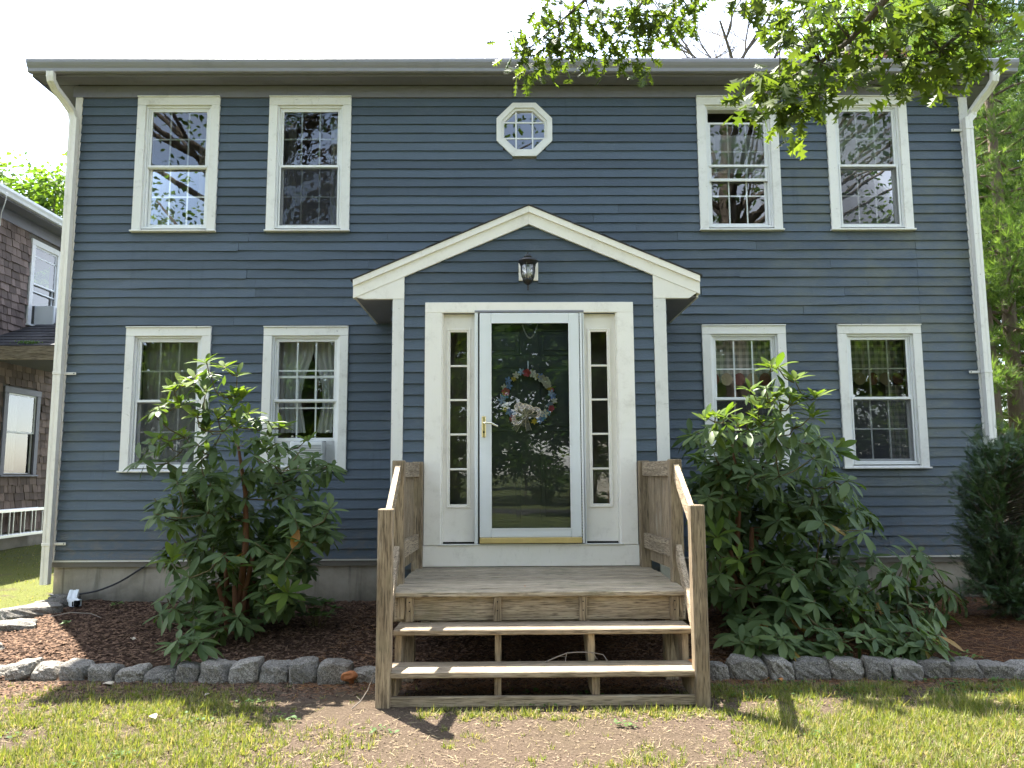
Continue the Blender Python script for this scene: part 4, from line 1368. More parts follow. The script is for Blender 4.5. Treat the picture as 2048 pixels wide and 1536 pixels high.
# ------------------------------------------------------------------ granite edging
def stone_mesh(L_, Wd, Hh, seed):
    r2 = random.Random(seed)
    bm = bmesh.new()
    bmesh.ops.create_cube(bm, size=1)
    bmesh.ops.subdivide_edges(bm, edges=bm.edges[:], cuts=6, use_grid_fill=True)
    sk = [r2.uniform(-.16, .16) for _ in range(6)]
    cut = [(Vector((r2.gauss(0, 1), r2.gauss(-.4, 1), r2.gauss(.5, .8))).normalized(), r2.uniform(1.06, 1.30)) for _ in range(6)]
    for v in bm.verts:
        p_ = v.co * 2
        m_ = (abs(p_.x) ** 12 + abs(p_.y) ** 12 + abs(p_.z) ** 12) ** (1 / 12)
        p_ = p_ / max(m_, .001)
        for n_, d_ in cut:                      # split faces knock the corners off
            k_ = p_.dot(n_) - d_
            if k_ > 0: p_ = p_ - n_ * k_ * .9
        x, y, z = p_
        nn = .030 * (math.sin(3.1 * x + 2.3 * y + seed) + math.sin(4.2 * z - 2.9 * y + 1.7 * seed) + .8 * math.sin(9.7 * x + 7.1 * z + seed * 2.1) + .6 * math.sin(13 * z + 11 * y - 8 * x + seed))
        x *= 1 + nn * .5 + sk[0] * z * .5; y *= 1 + nn * 1.3 + sk[1] * x * .6; z *= 1 + nn * .6
        z += (sk[2] * x + sk[3] * y * .6) * (z > 0)
        v.co = (x * L_ / 2 + r2.uniform(-.0025, .0025), y * Wd / 2 + r2.uniform(-.004, .004), z * Hh / 2 + r2.uniform(-.003, .003))
    me = bpy.data.meshes.new('stone')
    bm.to_mesh(me); bm.free()
    me.materials.append(M['stone'])
    return me
def edging(label, rows, y_front):
    """rows: (u0, u1, v_top, v_bottom) of each stone's front face in the row"""
    t = None
    for k, (u0, u1, vt, vb, dy) in enumerate(rows):
        yf = y_front + dy
        a, b = atZ(u0, vb, ground_z(0, yf) + .0), atZ(u1, vb, ground_z(0, yf))
        yf = (a.y + b.y) / 2
        a, b = atY(u0, vb, yf), atY(u1, vb, yf)
        top = atY((u0 + u1) / 2, vt, yf + .10).z
        L_ = b.x - a.x - .006
        Hh = max(.10, top + .06)
        if t is None:
            t = thing('stone_edging', (a.x, yf, 0), label, 'stone edging')
        Wd = rng.uniform(.17, .22)
        mtx = Matrix.Translation(((a.x + b.x) / 2, yf + Wd / 2, top - Hh / 2)) @ Matrix.Rotation(rng.uniform(-.05, .05), 4, 'Z') @ Matrix.Rotation(rng.uniform(-.03, .03), 4, 'Y')
        link(bpy.data.objects.new('stone', stone_mesh(L_, Wd, Hh, rng.uniform(0, 90))), t, mtx)
    return t
def cr_(lst, ox, oy, s): return [(ox + a / s, ox + b / s, oy + c / s, oy + d / s, e) for a, b, c, d, e in lst]
edging('row of grey granite blocks edging the bed left of the steps', cr_([(-150, 20, 395, 460, 0), (20, 148, 365, 462, 0), (148, 288, 372, 462, 0), (288, 440, 372, 465, 0), (440, 575, 380, 470, 0), (575, 730, 392, 470, 0), (730, 890, 402, 474, 0), (890, 1005, 374, 474, 0), (1005, 1165, 368, 474, 0), (1165, 1315, 358, 474, 0), (1315, 1465, 374, 474, 0), (1465, 1620, 356, 476, 0), (1620, 1790, 362, 480, 0), (1790, 1945, 398, 474, 0)], 0, 1180, 2.56), -2.5)
edging('row of grey granite blocks edging the bed right of the steps', cr_([(445, 548, 372, 462, 0), (548, 746, 342, 460, 0), (746, 876, 338, 462, 0), (876, 1066, 350, 460, 0), (1066, 1250, 348, 460, 0), (1250, 1395, 346, 462, 0), (1395, 1540, 360, 462, 0), (1540, 1686, 356, 454, 0), (1686, 1856, 364, 454, 0), (1856, 2005, 370, 456, 0), (2005, 2190, 368, 458, 0), (2190, 2350, 372, 458, 0)], 1248, 1180, 2.56), -2.55)
t = thing('stone_edging', (-4.4, -.6, .15), 'low rough stones curving back to the left corner of the blue house', 'stone edging')
for (u, v, L_, wd_, hh, rz) in ((15, 1252, .42, .24, .15, .5), (62, 1226, .50, .26, .16, .75), (101, 1213, .30, .24, .14, .5), (128, 1204, .26, .2, .12, .2), (-60, 1290, .45, .25, .16, .9)):
    p_ = atZ(u, v, ground_z(-4.4, -.8) + .05)
    link(bpy.data.objects.new('stone', stone_mesh(L_, wd_, hh, u * 1.3)), t, Matrix.Translation((p_.x, p_.y, ground_z(p_.x, p_.y) + hh * .22)) @ Matrix.Rotation(rz, 4, 'Z'))

# ------------------------------------------------------------------ small things by the wall
p_ = atZ(146, 1206, .19)
el = thing('downspout_elbow', p_, 'loose white downspout elbow lying on the mulch by the corner', 'downspout elbow')
bz = bed_z(p_.x, p_.y)
path = [p_ + Vector((-.045, .10, bz - p_.z + .115)), p_ + Vector((-.03, .05, bz - p_.z + .085)), p_ + Vector((-.005, -.02, bz - p_.z + .050)), p_ + Vector((.05, -.075, bz - p_.z + .038)), p_ + Vector((.10, -.10, bz - p_.z + .037))]
m_ = MB()
prev = None
vs, fs = [], []
for i, q in enumerate(path):
    a, b = path[max(0, i - 1)], path[min(len(path) - 1, i + 1)]
    d_ = (b - a).normalized()
    s_ = d_.cross(Vector((0, 0, 1))).normalized()
    n_ = s_.cross(d_)
    for (i0, j0) in ((-1, -1), (1, -1), (1, 1), (.4, 1), (.25, .85), (-.25, .85), (-.4, 1), (-1, 1)):
        vs.append(q + s_ * (i0 * .042) + n_ * (j0 * .03))
    if i:
        o = 8 * (i - 1)
        fs += [(o + k, o + (k + 1) % 8, o + 8 + (k + 1) % 8, o + 8 + k) for k in range(8)]
MB().raw(vs, fs).build('bent_pipe', M['storm'], el)
q = path[-1]
MB().box(q.x - .036, q.x + .006, q.y - .036, q.y + .032, q.z - .026, q.z + .02).build('dark_mouth', M['dark'], el)
cpts = [(98, 1190, .0), (130, 1190, .01), (160, 1187, .01), (200, 1180, .01), (240, 1164, .01), (275, 1142, .01), (305, 1121, .01), (330, 1095, .01)]
cp = [atY(u, v, .012) for u, v, _ in cpts]
cp = [Vector((cp[0].x - .06, .3, cp[0].z - .03)), Vector((cp[0].x + .0, .02, cp[0].z))] + [Vector((q.x, -.02 - .03 * math.sin(i), q.z)) for i, q in enumerate(cp[1:])] + [Vector((-3.25, -.03, .80)), Vector((-3.02, -.03, .93)), Vector((-2.86, -.02, .98)), Vector((-2.80, .01, .985))]
sm = []
for i in range(len(cp) - 1):
    for k in range(4):
        t0 = k / 4
        p0, p1, p2, p3 = cp[max(i - 1, 0)], cp[i], cp[i + 1], cp[min(i + 2, len(cp) - 1)]
        sm.append(.5 * ((2 * p1) + (p2 - p0) * t0 + (2 * p0 - 5 * p1 + 4 * p2 - p3) * t0 ** 2 + (3 * p1 - p0 - 3 * p2 + p3) * t0 ** 3))
tag(MB().tube(sm + [cp[-1]], .0095, 8).build('cable', M['black_rubber'], None, True), 'black cable sagging along the concrete foundation by the left corner', 'cable')
# orange bracket-like fungus against the last block
p_ = atZ(703, 1364, .0)
fu = thing('fungus', (p_.x, p_.y - .03, 0), 'small orange brown mushroom cap leaning on the granite block by the steps', 'mushroom')
m_ = MB()
n = 18
vs, fs = [], []
for j in range(7):
    t = j / 6
    for k in range(n):
        a = 2 * math.pi * k / n
        r = .050 * math.sin(t * math.pi * .5) ** .7 * (1 + .10 * math.sin(a * 2 + .8) + .05 * math.sin(a * 5 + 1) + .04 * math.sin(a * 13) * t)
        vs.append(Vector((r * math.cos(a) * 1.1, -.03 * (1 - t * t) - .010 * math.sin(a * 9) * t - .006 * math.sin(a * 17 + j), r * math.sin(a) * .74)))
for j in range(6):
    for k in range(n): fs.append((j * n + k, j * n + (k + 1) % n, (j + 1) * n + (k + 1) % n, (j + 1) * n + k))
m_.raw([q + Vector((p_.x, p_.y - .085, .062)) for q in vs], fs).build('cap', M['fungus'], fu)
MB().tube([(p_.x, p_.y - .09, .062), (p_.x + .01, p_.y - .06, .02), (p_.x + .015, p_.y - .05, -.01)], [.022, .02, .024], 8).build('stalk', M['fungus'], fu, True)
# twig on the step, dry leaves
tw = thing('twig', (.55, -3.0, T1Z), 'thin bare forked twig lying across the bottom step', 'twig')
tp = [Vector((.255, -2.98, T1Z + .006)), Vector((.33, -2.97, T1Z + .035)), Vector((.40, -2.965, T1Z + .060)), Vector((.47, -2.96, T1Z + .064)), Vector((.56, -2.955, T1Z + .062)), Vector((.64, -2.95, T1Z + .045)), Vector((.67, -2.95, T1Z + .008))]
MB().tube(tp, [.0035, .004, .0035, .0035, .003, .003, .002], 5).build('stem', M['twig'], tw)
for a, b in (((.40, -2.965, T1Z + .06), (.385, -3.0, T1Z + .004)), ((.33, -2.97, T1Z + .035), (.39, -2.94, T1Z + .03)), ((.56, -2.955, T1Z + .062), (.60, -2.98, T1Z + .02)), ((.64, -2.95, T1Z + .045), (.665, -2.99, T1Z + .003))):
    MB().tube([a, Vector(a).lerp(Vector(b), .5) + Vector((0, 0, .006)), b], [.0025, .002, .0012], 4).build('side_twig', M['twig'], tw)
tw = thing('twig', (-.88, -3.2, .02), 'pale dead twig on the soil at the foot of the left front post', 'twig')
MB().tube([(-.95, -3.24, .012), (-.90, -3.21, .05), (-.86, -3.19, .11), (-.83, -3.18, .2)], [.004, .004, .003, .002], 5).build('stem', M['twig'], tw)
MB().tube([(-.90, -3.21, .05), (-.93, -3.2, .075)], [.003, .0015], 4).build('side_twig', M['twig'], tw)
p_ = atZ(120, 1237, .14)
tag(MB().tube([(p_.x - .1, p_.y, bed_z(p_.x, p_.y) + .01), (p_.x + .1, p_.y - .02, bed_z(p_.x, p_.y) + .05), (p_.x + .3, p_.y - .04, bed_z(p_.x, p_.y) + .045), (p_.x + .42, p_.y - .08, bed_z(p_.x, p_.y) + .012)], [.004, .0045, .004, .003], 5).build('twig', M['twig']), 'long pale twig lying on the mulch near the loose elbow', 'twig')

# ------------------------------------------------------------------ leaf shapes
def blade(width, prof, curl=.10, fold=.18, seg=None):
    """leaf along +y, length 1; prof = half width factors along it"""
    n = len(prof) - 1
    vs, fs = [], []
    for i, p_ in enumerate(prof):
        y = i / n
        z = -curl * y * y
        hw = width / 2 * p_
        vs += [(-hw, y, z + fold * hw), (0, y, z), (hw, y, z + fold * hw)]
        if i:
            o = 3 * (i - 1)
            fs += [(o, o + 1, o + 4, o + 3), (o + 1, o + 2, o + 5, o + 4)]
    return vs, fs
RH = [blade(w_, (.10, .40, .78, .98, 1.0, .74, .12), c_, f_) for w_, c_, f_ in ((.31, .10, .20), (.34, .26, .28), (.29, .42, .12), (.36, .0, .34))]
def mesh_of(name, tmpl, m_, smooth=True):
    me = MB().raw(*tmpl).mesh(name, m_)
    if smooth: me.polygons.foreach_set('use_smooth', [True] * len(me.polygons))
    return me

def shrub_leaves(whorls, parent, m_old, m_new, limit=300):
    """whorls: (pos, axis, size, young); leaves become parts (largest in the picture), the rest one mesh"""
    leaves = []
    for P, ax, sz, young in whorls:
        ax = Vector(ax).normalized()
        a = ax.cross(Vector((.3, .2, .9))).normalized()
        b = ax.cross(a)
        n = rng.randint(7, 10)
        t0 = rng.uniform(0, 6)
        for k in range(n):
            t = t0 + 2 * math.pi * k / n + rng.uniform(-.25, .25)
            el_ = rng.uniform(-.15, .55) if not young else rng.uniform(.2, .9)
            d_ = (a * math.cos(t) + b * math.sin(t)) * math.cos(el_) + ax * math.sin(el_)
            d_.z -= rng.choice((0, .1, .25, .25, .6)) * rng.uniform(.4, 1.3) if not young else rng.uniform(-.1, .1)
            d_.normalize()
            s_ = sz * rng.uniform(.62, 1.15)
            leaves.append((Vector(P) - ax * rng.uniform(0, .03), d_, ax, s_, young))
        for k in range(rng.randint(0, 3)):      # the odd drooping older leaf below
            t = rng.uniform(0, 6.28)
            d_ = (a * math.cos(t) + b * math.sin(t)) * .8 - ax * .2 + Vector((0, 0, -.6))
            leaves.append((Vector(P) - ax * rng.uniform(.03, .09), d_.normalized(), ax, sz * rng.uniform(.7, 1.0), False))
    for q in leaves:
        pass
    leaves = [q for q in leaves if (q[0] + q[1] * q[3]).z > ground_z(q[0].x, q[0].y) + .03 and (q[0] + q[1] * q[3]).y < -.05]
    leaves.sort(key=lambda q: -(q[3] / max(.5, (q[0] - CAM).dot(_F))) * (1.0 + .35 * max(0, -q[1].y) + .3 * (q[0].y < parent['_yf'])))
    P = [q[0] for q in leaves]; D = [q[1] for q in leaves]
    Nn = [q[2] + Vector((rng.uniform(-.3, .3), rng.uniform(-.3, .3), .5)) for q in leaves]
    Mx = frames(P, D, Nn, [q[3] for q in leaves])
    var = [rng.randrange(4) for _ in leaves]
    me_o = [mesh_of('leaf', q, m_old) for q in RH]
    me_n = [mesh_of('leaf', q, m_new) for q in RH]
    me_y = [mesh_of('leaf', q, M['rhodo_old']) for q in RH]
    for i in range(min(limit, len(leaves))):
        link(bpy.data.objects.new('leaf', (me_n if leaves[i][4] else me_y if rng.random() < .025 else me_o)[var[i]]), parent, Matrix(Mx[i].tolist()))
    for young, m_ in ((False, m_old), (True, m_new)):
        Vs, Fs, tn, off = [], [], [], 0
        for q in range(4):
            idx = [i for i in range(limit, len(leaves)) if var[i] == q and leaves[i][4] == young]
            if not idx: continue
            v_, f_ = stamp(RH[q][0], RH[q][1], Mx[idx])
            Vs.append(v_); Fs.append(f_ + off); off += len(v_)
            tn.append(np.repeat(nrg.random(len(idx)), len(RH[q][0])))
        if Vs:
            o = link(bpy.data.objects.new('foliage', fast_mesh('foliage', np.concatenate(Vs), np.concatenate(Fs), m_, True, np.concatenate(tn))), parent)
            o['kind'] = 'stuff'

def rhodo(name_label, base, tips, ox, oy, s, ylim, zlit, size, sec=None):
    t = thing('rhododendron', base, name_label, 'rhododendron')
    t['_yf'] = (ylim[0] * .6 + ylim[1] * .4)
    whorls = []
    allt = [(ox + a / s, oy + b / s) for a, b in tips]
    if sec: allt += [(sec[0] + a / sec[2], sec[1] + b / sec[2]) for a, b in sec[3]]
    trunk = MB(); br = MB(); ends = []
    bz_ = bed_z(base[0], base[1])
    forks = []
    for k in range(5):
        a = 2 * math.pi * k / 5 + rng.uniform(-.4, .4)
        top = Vector((base[0] + math.cos(a) * rng.uniform(.1, .3), base[1] + math.sin(a) * .12, bz_ + rng.uniform(.35, .85)))
        b0 = Vector((base[0] + math.cos(a) * .06, base[1] + math.sin(a) * .05, bz_ - .05))
        trunk.tube([b0, b0.lerp(top, .5) + Vector((rng.uniform(-.03, .03), 0, 0)), top], [.030, .024, .018], 7)
        forks.append(top)
    hi = [(base[0] + rng.uniform(-.1, .1), base[1] - .05, bz_ + q) for q in (.75, 1.15, 1.55)]
    trunk.tube([(base[0], base[1], bz_ - .05), hi[0], hi[1], hi[2]], [.034, .026, .019, .011], 7)
    forks += [Vector(q) for q in hi]
    cx = sum(q[0] for q in allt) / len(allt)
    for (u, v) in allt:
        f_ = sst(900, 1280, v)
        y = rng.uniform(ylim[0], ylim[1]) * (1 - .0 * f_)
        if v < 860: y = rng.uniform(ylim[0] - .38, ylim[0] - .08)
        P = atY(u, v, y)
        if P.z < ground_z(P.x, P.y) + .13:
            zt_ = ground_z(P.x, -1.9) + rng.uniform(.13, .22)
            P = atZ(u, v, zt_)
            if P.y < -2.50: P = atY(u, v, -2.45)
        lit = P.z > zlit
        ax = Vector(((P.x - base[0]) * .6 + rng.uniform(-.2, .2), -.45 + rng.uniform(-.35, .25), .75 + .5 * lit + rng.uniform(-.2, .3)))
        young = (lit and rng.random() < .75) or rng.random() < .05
        whorls.append((P, ax, size * (rng.uniform(.85, 1.1) if not lit else rng.uniform(.62, .85)), young))
        ends.append((P, ax))
    nodes = list(forks)
    root = Vector((base[0], base[1], bz_ + .3))
    for P, ax in sorted(ends, key=lambda q: (q[0] - root).length):
        fk = min(nodes, key=lambda q: (q - P).length + .5 * max(0, (q - root).length - (P - root).length + .06))
        md = fk.lerp(P, .5) + Vector((rng.uniform(-.03, .03), rng.uniform(-.02, .03), -.03))
        br.tube([fk, md, P + ax.normalized() * .01], [.006, .005, .0035], 5)
        nodes += [md, P - ax.normalized() * .02]
    # shaded inner whorls fill the body
    body = [w_ for w_ in whorls if w_[0].z < zlit - .25]
    for k in range(int(len(body) * 1.25)):
        w_ = rng.choice(body)
        q = Vector(w_[0]).lerp(Vector((base[0], base[1] + .15, w_[0].z)), rng.uniform(.1, .5)) + Vector((rng.uniform(-.1, .1), rng.uniform(.08, .45), rng.uniform(-.12, .08)))
        if q.z < .25 or q.y > -.2: continue
        whorls.append((q, Vector((rng.uniform(-.6, .6), rng.uniform(-.8, .3), .7)), size * rng.uniform(.8, 1.05), False))
    trunk.build('trunk', M['stem_red'], t, True)
    br.build('branches', M['stem'], t, True)['kind'] = 'stuff'
    shrub_leaves(whorls, t, M['rhodo'], M['rhodo_new'])
    del t['_yf']
    return t
LT = [(480,185),(560,215),(500,240),(620,240),(440,250),(330,310),(370,290),(430,265),(610,330),(640,350),(480,320),(265,390),(300,385),(365,385),(230,420),(540,330),(600,385),(470,400),(440,430),(530,440),(670,420),(700,440),(760,460),(600,470),(620,480),(560,500),(480,490),(410,520),(380,520),(260,530),(300,550),(220,560),(440,560),(180,630),(300,640),(520,560),(600,540),(690,540),(750,520),(740,580),(820,480),(800,560),(850,580),(940,540),(900,600),(960,620),(920,680),(1030,650),(1050,670),(700,610),(770,640),(680,680),(820,690),(870,720),(460,620),(470,700),(430,720),(390,690),(350,730),(500,740),(420,770),(640,700),(720,720),(860,790),(320,790),(250,810),(270,850),(330,850),(430,830),(480,870),(400,880),(350,900),(250,880),(560,860),(660,800),(700,880),(640,900),(990,830),(1040,850),(1000,900),(1020,960),(960,930),(800,890),(880,900),(900,940),(760,960),(820,930),(560,960),(600,980),(500,970),(440,990),(340,1010),(300,1040),(270,1060),(390,1010),(470,1040),(640,1040),(700,1010),(740,1000),(850,1010),(930,1000),(800,1060),(720,1070),(840,1080),(560,1060),(420,1090),(330,1080),(600,1120),(510,1120),(680,1130),(760,1130),(820,1160),(900,1090),(930,1130),(880,1060),(400,1160),(450,1180),(560,1220),(640,1200),(740,1220),(800,1240),(850,1230),(900,1250),(300,1240),(330,1300),(270,1320),(420,1230),(490,1250),(420,1310),(360,1360),(500,1300),(560,1300),(700,1330),(660,1380),(620,1340),(430,1390),(480,1400),(350,1440),(370,1470),(450,1450),(760,1290),(840,1280),(540,1380)]
RT7 = [(640,665),(610,660),(740,740),(580,780),(490,790),(720,810),(800,820),(870,830),(640,830),(600,850),(660,900),(540,890),(730,870),(290,940),(350,945),(240,960),(470,970),(420,990),(850,940),(640,970),(560,980),(700,960),(180,1040),(150,1050),(280,1010),(330,1030),(400,1050),(480,1020),(560,1050),(640,1050),(750,1000),(820,1040),(890,1060),(200,1100),(270,1120),(350,1130),(420,1140),(500,1120),(600,1110),(680,1110),(770,1090),(850,1130),(950,1130),(990,1140),(930,1170),(230,1200),(310,1210),(400,1220),(480,1200),(560,1230),(640,1200),(720,1180),(860,1180),(200,1330),(250,1300),(330,1300),(420,1310),(500,1290),(580,1290),(660,1280),(740,1260),(250,1400),(330,1400),(420,1400),(520,1380),(600,1370),(980,1310),(1050,1310),(920,1290),(880,1400),(950,1380),(850,1350),(1030,1390),(760,1440),(840,1450),(900,1450),(1000,1450),(1130,1480),(1180,1500),(1060,1490),(700,1430)]
RT8 = [(280,30),(260,60),(300,100),(380,60),(460,60),(560,80),(650,130),(620,110),(720,50),(740,130),(820,60),(800,200),(900,130),(960,60),(1000,130),(920,230),(1100,60),(1170,80),(1190,140),(1130,190),(1060,230),(1000,270),(460,150),(350,170),(300,220),(270,280),(360,250),(470,200),(560,220),(640,290),(700,270),(520,300),(430,340),(380,360),(320,420),(300,480),(460,380),(540,380),(580,420),(660,420),(680,380),(780,310),(800,360),(870,340),(940,400),(850,430),(960,470),(740,440),(470,500),(450,580),(400,570),(600,540),(650,550),(560,600),(700,590),(800,580),(860,590),(640,660),(720,680),(600,700),(540,650),(480,690),(900,520),(1000,520),(1060,560),(1100,500),(1150,540),(1180,460),(1110,420),(1200,600),(1250,640),(1170,640),(1080,640),(940,690),(980,640),(960,750),(900,760),(850,720),(760,740),(720,830),(680,800),(640,780),(780,860),(580,780),(500,790),(420,770),(440,820),(540,860),(660,870),(820,880),(960,860),(1000,800),(960,900),(1040,900),(900,890),(1130,790),(1180,720),(1200,800),(1260,760),(1330,640),(1290,700),(1340,760),(1300,830),(1250,860),(1390,840),(1450,850),(1380,800),(1360,860),(1210,860),(1440,760),(1500,800),(1480,840),(1560,780),(1540,720),(1570,820),(1460,300),(1480,360),(1540,400),(1400,330),(1370,370),(1300,430),(1340,460),(1260,420),(1410,510),(1440,580),(1520,560),(1580,530),(1600,500),(1650,560),(1700,570),(1620,660),(1550,620),(1500,650),(1480,690),(1400,600),(1360,560)]
rhodo('tall rhododendron in front of the two left downstairs windows', (-2.25, -1.55, .1), LT, 200, 640, 2.2593, (-2.05, -1.05), 1.75, .184)
rhodo('wide dark rhododendron filling the bed right of the wooden steps', (2.05, -1.45, .1), RT7, 1328, 500, 2.8444, (-2.15, -.95), 1.80, .188, (1328, 996, 2.8444, RT8))

def low_plant(name, label, cat, u, v, n, spread, h, ls, m_, z=.13):
    p_ = atZ(u, v, z)
    bz_ = bed_z(p_.x, p_.y)
    t = thing(name, (p_.x, p_.y, bz_), label, cat)
    me = [mesh_of('leaf', blade(w_, (.15, .7, 1, .85, .1), .15, .2), m_) for w_ in (.42, .5)]
    st = MB()
    for k in range(n):
        a = rng.uniform(0, 6.28); r = spread * math.sqrt(rng.random())
        tip = Vector((p_.x + r * math.cos(a), p_.y + r * math.sin(a) * .8, bz_ + h * rng.uniform(.35, 1)))
        st.tube([(p_.x + r * .3 * math.cos(a), p_.y + r * .3 * math.sin(a), bz_ - .01), tip], [.003, .002], 4)
        for j in range(5):
            b = rng.uniform(0, 6.28)
            d_ = Vector((math.cos(b), math.sin(b) - .2, rng.uniform(-.1, .6)))
            mx_ = frames([tip], [d_], [Vector((0, 0, 1))], [ls * rng.uniform(.7, 1.15)])[0]
            link(bpy.data.objects.new('leaf', rng.choice(me)), t, Matrix(mx_.tolist()))
    st.build('stems', M['stem'], t)
low_plant('azalea', 'small bright green azalea seedling on the mulch beside the tall rhododendron', 'azalea', 634, 1258, 22, .15, .22, .085, M['azalea'])
low_plant('weed', 'tiny green weed in the mulch near the loose elbow', 'weed', 135, 1252, 3, .04, .06, .045, M['azalea'], .15)
low_plant('weed', 'small weed at the foot of the foundation right of the loose elbow', 'weed', 232, 1220, 4, .06, .06, .04, M['azalea'], .13)
low_plant('weed', 'low weed under the right end of the wide rhododendron', 'weed', 1930, 1312, 5, .10, .06, .04, M['azalea'], .1)

# ------------------------------------------------------------------ yew
yw = thing('yew_shrub', (4.55, -1.35, .1), 'dark green needled yew shrub at the right corner of the blue house', 'yew')
yb_ = atZ(2040, 1240, .12)
tr_ = MB()
tr_.tube([(yb_.x, yb_.y, -.03), (yb_.x - .03, yb_.y, .4), (yb_.x - .12, yb_.y + .05, .85), (yb_.x - .18, yb_.y, 1.3)], [.05, .042, .034, .012], 8)
tr_.tube([(yb_.x - .01, yb_.y, .15), (yb_.x + .12, yb_.y, .6), (yb_.x + .25, yb_.y, 1.2)], [.035, .026, .01], 7)
tr_.tube([(yb_.x - .02, yb_.y, .2), (yb_.x - .22, yb_.y - .05, .6), (yb_.x - .34, yb_.y, 1.15)], [.028, .02, .008], 7)
P, D = [], []
hull = [(1960, 905), (1985, 890), (2040, 885), (2120, 900), (1945, 940), (1935, 985), (1928, 1040), (1935, 1090), (1955, 1150), (1960, 1190), (2000, 1215), (2060, 1220)]
for k in range(620):
    if k < 260:
        i = rng.randrange(len(hull)); u, v = hull[i]
        u += rng.gauss(14, 22); v += rng.gauss(8, 22)
    else:
        u, v = rng.uniform(1950, 2170), rng.uniform(900, 1210)
        if v > 1120 and u < 1960 + (v - 1120) * .5: continue
    q = atY(u, v, yb_.y + rng.gauss(0, .22))
    if q.z < .2: continue
    ax = Vector((yb_.x - .1, yb_.y, max(.3, q.z - .25)))
    br_ = (q - ax)
    tr_.tube([ax, ax.lerp(q, .6) + Vector((0, 0, -.03)), q], [.006, .004, .002], 4)
    for j in range(13):
        f_ = rng.uniform(.55, 1.05)
        b0 = ax.lerp(q, f_)
        dd = br_.normalized() * .7 + Vector((rng.gauss(0, .55), rng.gauss(0, .55), rng.gauss(.15, .45)))
        P.append(b0 + Vector((rng.gauss(0, .03), rng.gauss(0, .03), rng.gauss(0, .03)))); D.append(dd)
spv, spf = [], []
for k in range(11):                            # a spray: paired flat needles along a short shoot
    y = .08 + k * .085
    for sg in (-1, 1):
        o = len(spv)
        spv += [(0, y - .015, 0), (sg * .20, y + .09, .015 * sg), (sg * .21, y + .12, .0), (0, y + .03, 0)]
        spf.append((o, o + 1, o + 2, o + 3))
o = len(spv); spv += [(-.012, 0, 0), (.012, 0, 0), (.006, 1, 0), (-.006, 1, 0)]; spf.append((o, o + 1, o + 2, o + 3))
Nn = rdir(len(P)) * .5 + np.array([0, -.2, .9])
v_, f_ = stamp(spv, spf, frames(P, D, Nn, nrg.uniform(.055, .12, len(P))))
o = link(bpy.data.objects.new('foliage', fast_mesh('foliage', v_, f_, M['yew'], False, np.repeat(nrg.random(len(P)), len(spv)))), yw)
o['kind'] = 'stuff'
tr_.build('trunk', M['bark'], yw, True)

# ------------------------------------------------------------------ grass, mulch chips, needles
def patch(x, y):
    """how grassy the lawn is at a point, 0..1"""
    if y > -2.62: return 0
    n_ = .5 + .28 * nsc(x * 1.0 + .7 * y, 2.1, 11) + .26 * nsc(y * 1.4 - .5 * x, 3.3, 12) + .22 * nsc(x * 1.7 - y, 6.7, 13) + .16 * nsc(y * 2.1 + x, 12.3, 14)
    left = .98 * sst(-1.0, -1.9, x + .45 * (y + 3.4)) * (.45 + .55 * sst(-2.75, -3.15, y + .25 * sst(-2.2, -3.0, x)))
    right = sst(.95, 1.6, x) * sst(-2.66, -2.84, y)
    low = .34 * sst(-3.2, -4.0, y)
    strip = .62 * sst(-3.22, -3.26, y) * sst(-3.55, -3.40, y) * (x > -.55) * (x < 1.3)
    m_ = max(left * .9, right, low, strip)
    m_ *= sst(.32, .70, n_ * .80 + .36 * m_) * .92
    hole = math.exp(-(((x - 1.42) / .30) ** 2 + ((y + 3.20) / .13) ** 2))
    return max(.012, m_ * (1 - .9 * hole))
GP, GT = [], []
def scatter(x0, x1, y0_, y1_, n, f=None):
    for _ in range(n):
        x, y = rng.uniform(x0, x1), rng.uniform(y0_, y1_)
        if f is None or rng.random() < f(x, y):
            GP.append((x, y, ground_z(x, y) - .004)); GT.append(rng.random())
TA = []
def tufts(x0, x1, y0_, y1_, n):
    for _ in range(n):
        cx, cy = rng.uniform(x0, x1), rng.uniform(y0_, y1_)
        pk = patch(cx, cy)
        if rng.random() > pk: continue
        k = rng.randint(7, 22); rr_ = rng.uniform(.008, .030); tn_ = rng.random()
        for _k in range(k):
            a_ = rng.uniform(0, 6.283); q = rr_ * math.sqrt(rng.random())
            GP.append((cx + q * math.cos(a_), cy + q * math.sin(a_), ground_z(cx, cy) - .004))
            GT.append(min(.999, max(0, tn_ * .6 + rng.random() * .4)))
            TA.append((a_ + rng.gauss(0, .6), .35 + 1.1 * q / .03 + rng.gauss(.2, .3)))
tufts(-4.4, 4.6, -4.7, -2.62, 23000)
n_tuft = len(GP)
scatter(-4.4, 4.6, -4.7, -2.62, 45000, patch)
scatter(-9, -4.6, -6, 7.5, 22000, lambda x, y: .25 + .5 * (.5 + .5 * nsc(x, 1.7, 4) * nsc(y, 1.9, 2)) if (y < -2.4 or y > .4 or x < -4.8) else .0)
scatter(5.3, 11, -6, 9, 14000, lambda x, y: .6)
scatter(-9, 11, -14, -5.2, 22000, lambda x, y: .8)
GP = np.array(GP); GT = np.array(GT)
n = len(GP)
tv = [(-.5, 0, 0), (.5, 0, 0), (.36, .55, .06), (-.36, .55, .06), (.0, 1.0, .28)]
a = nrg.uniform(0, 2 * math.pi, n)
lean = nrg.uniform(.55, 1.50, n)
ta = np.array(TA)
a[:n_tuft] = ta[:, 0]; lean[:n_tuft] = ta[:, 1].clip(.05, 1.5)
D = np.stack([np.cos(a) * np.sin(lean), np.sin(a) * np.sin(lean), np.cos(lean)], 1)
Nn = np.stack([-np.cos(a), -np.sin(a), np.full(n, -.3)], 1)
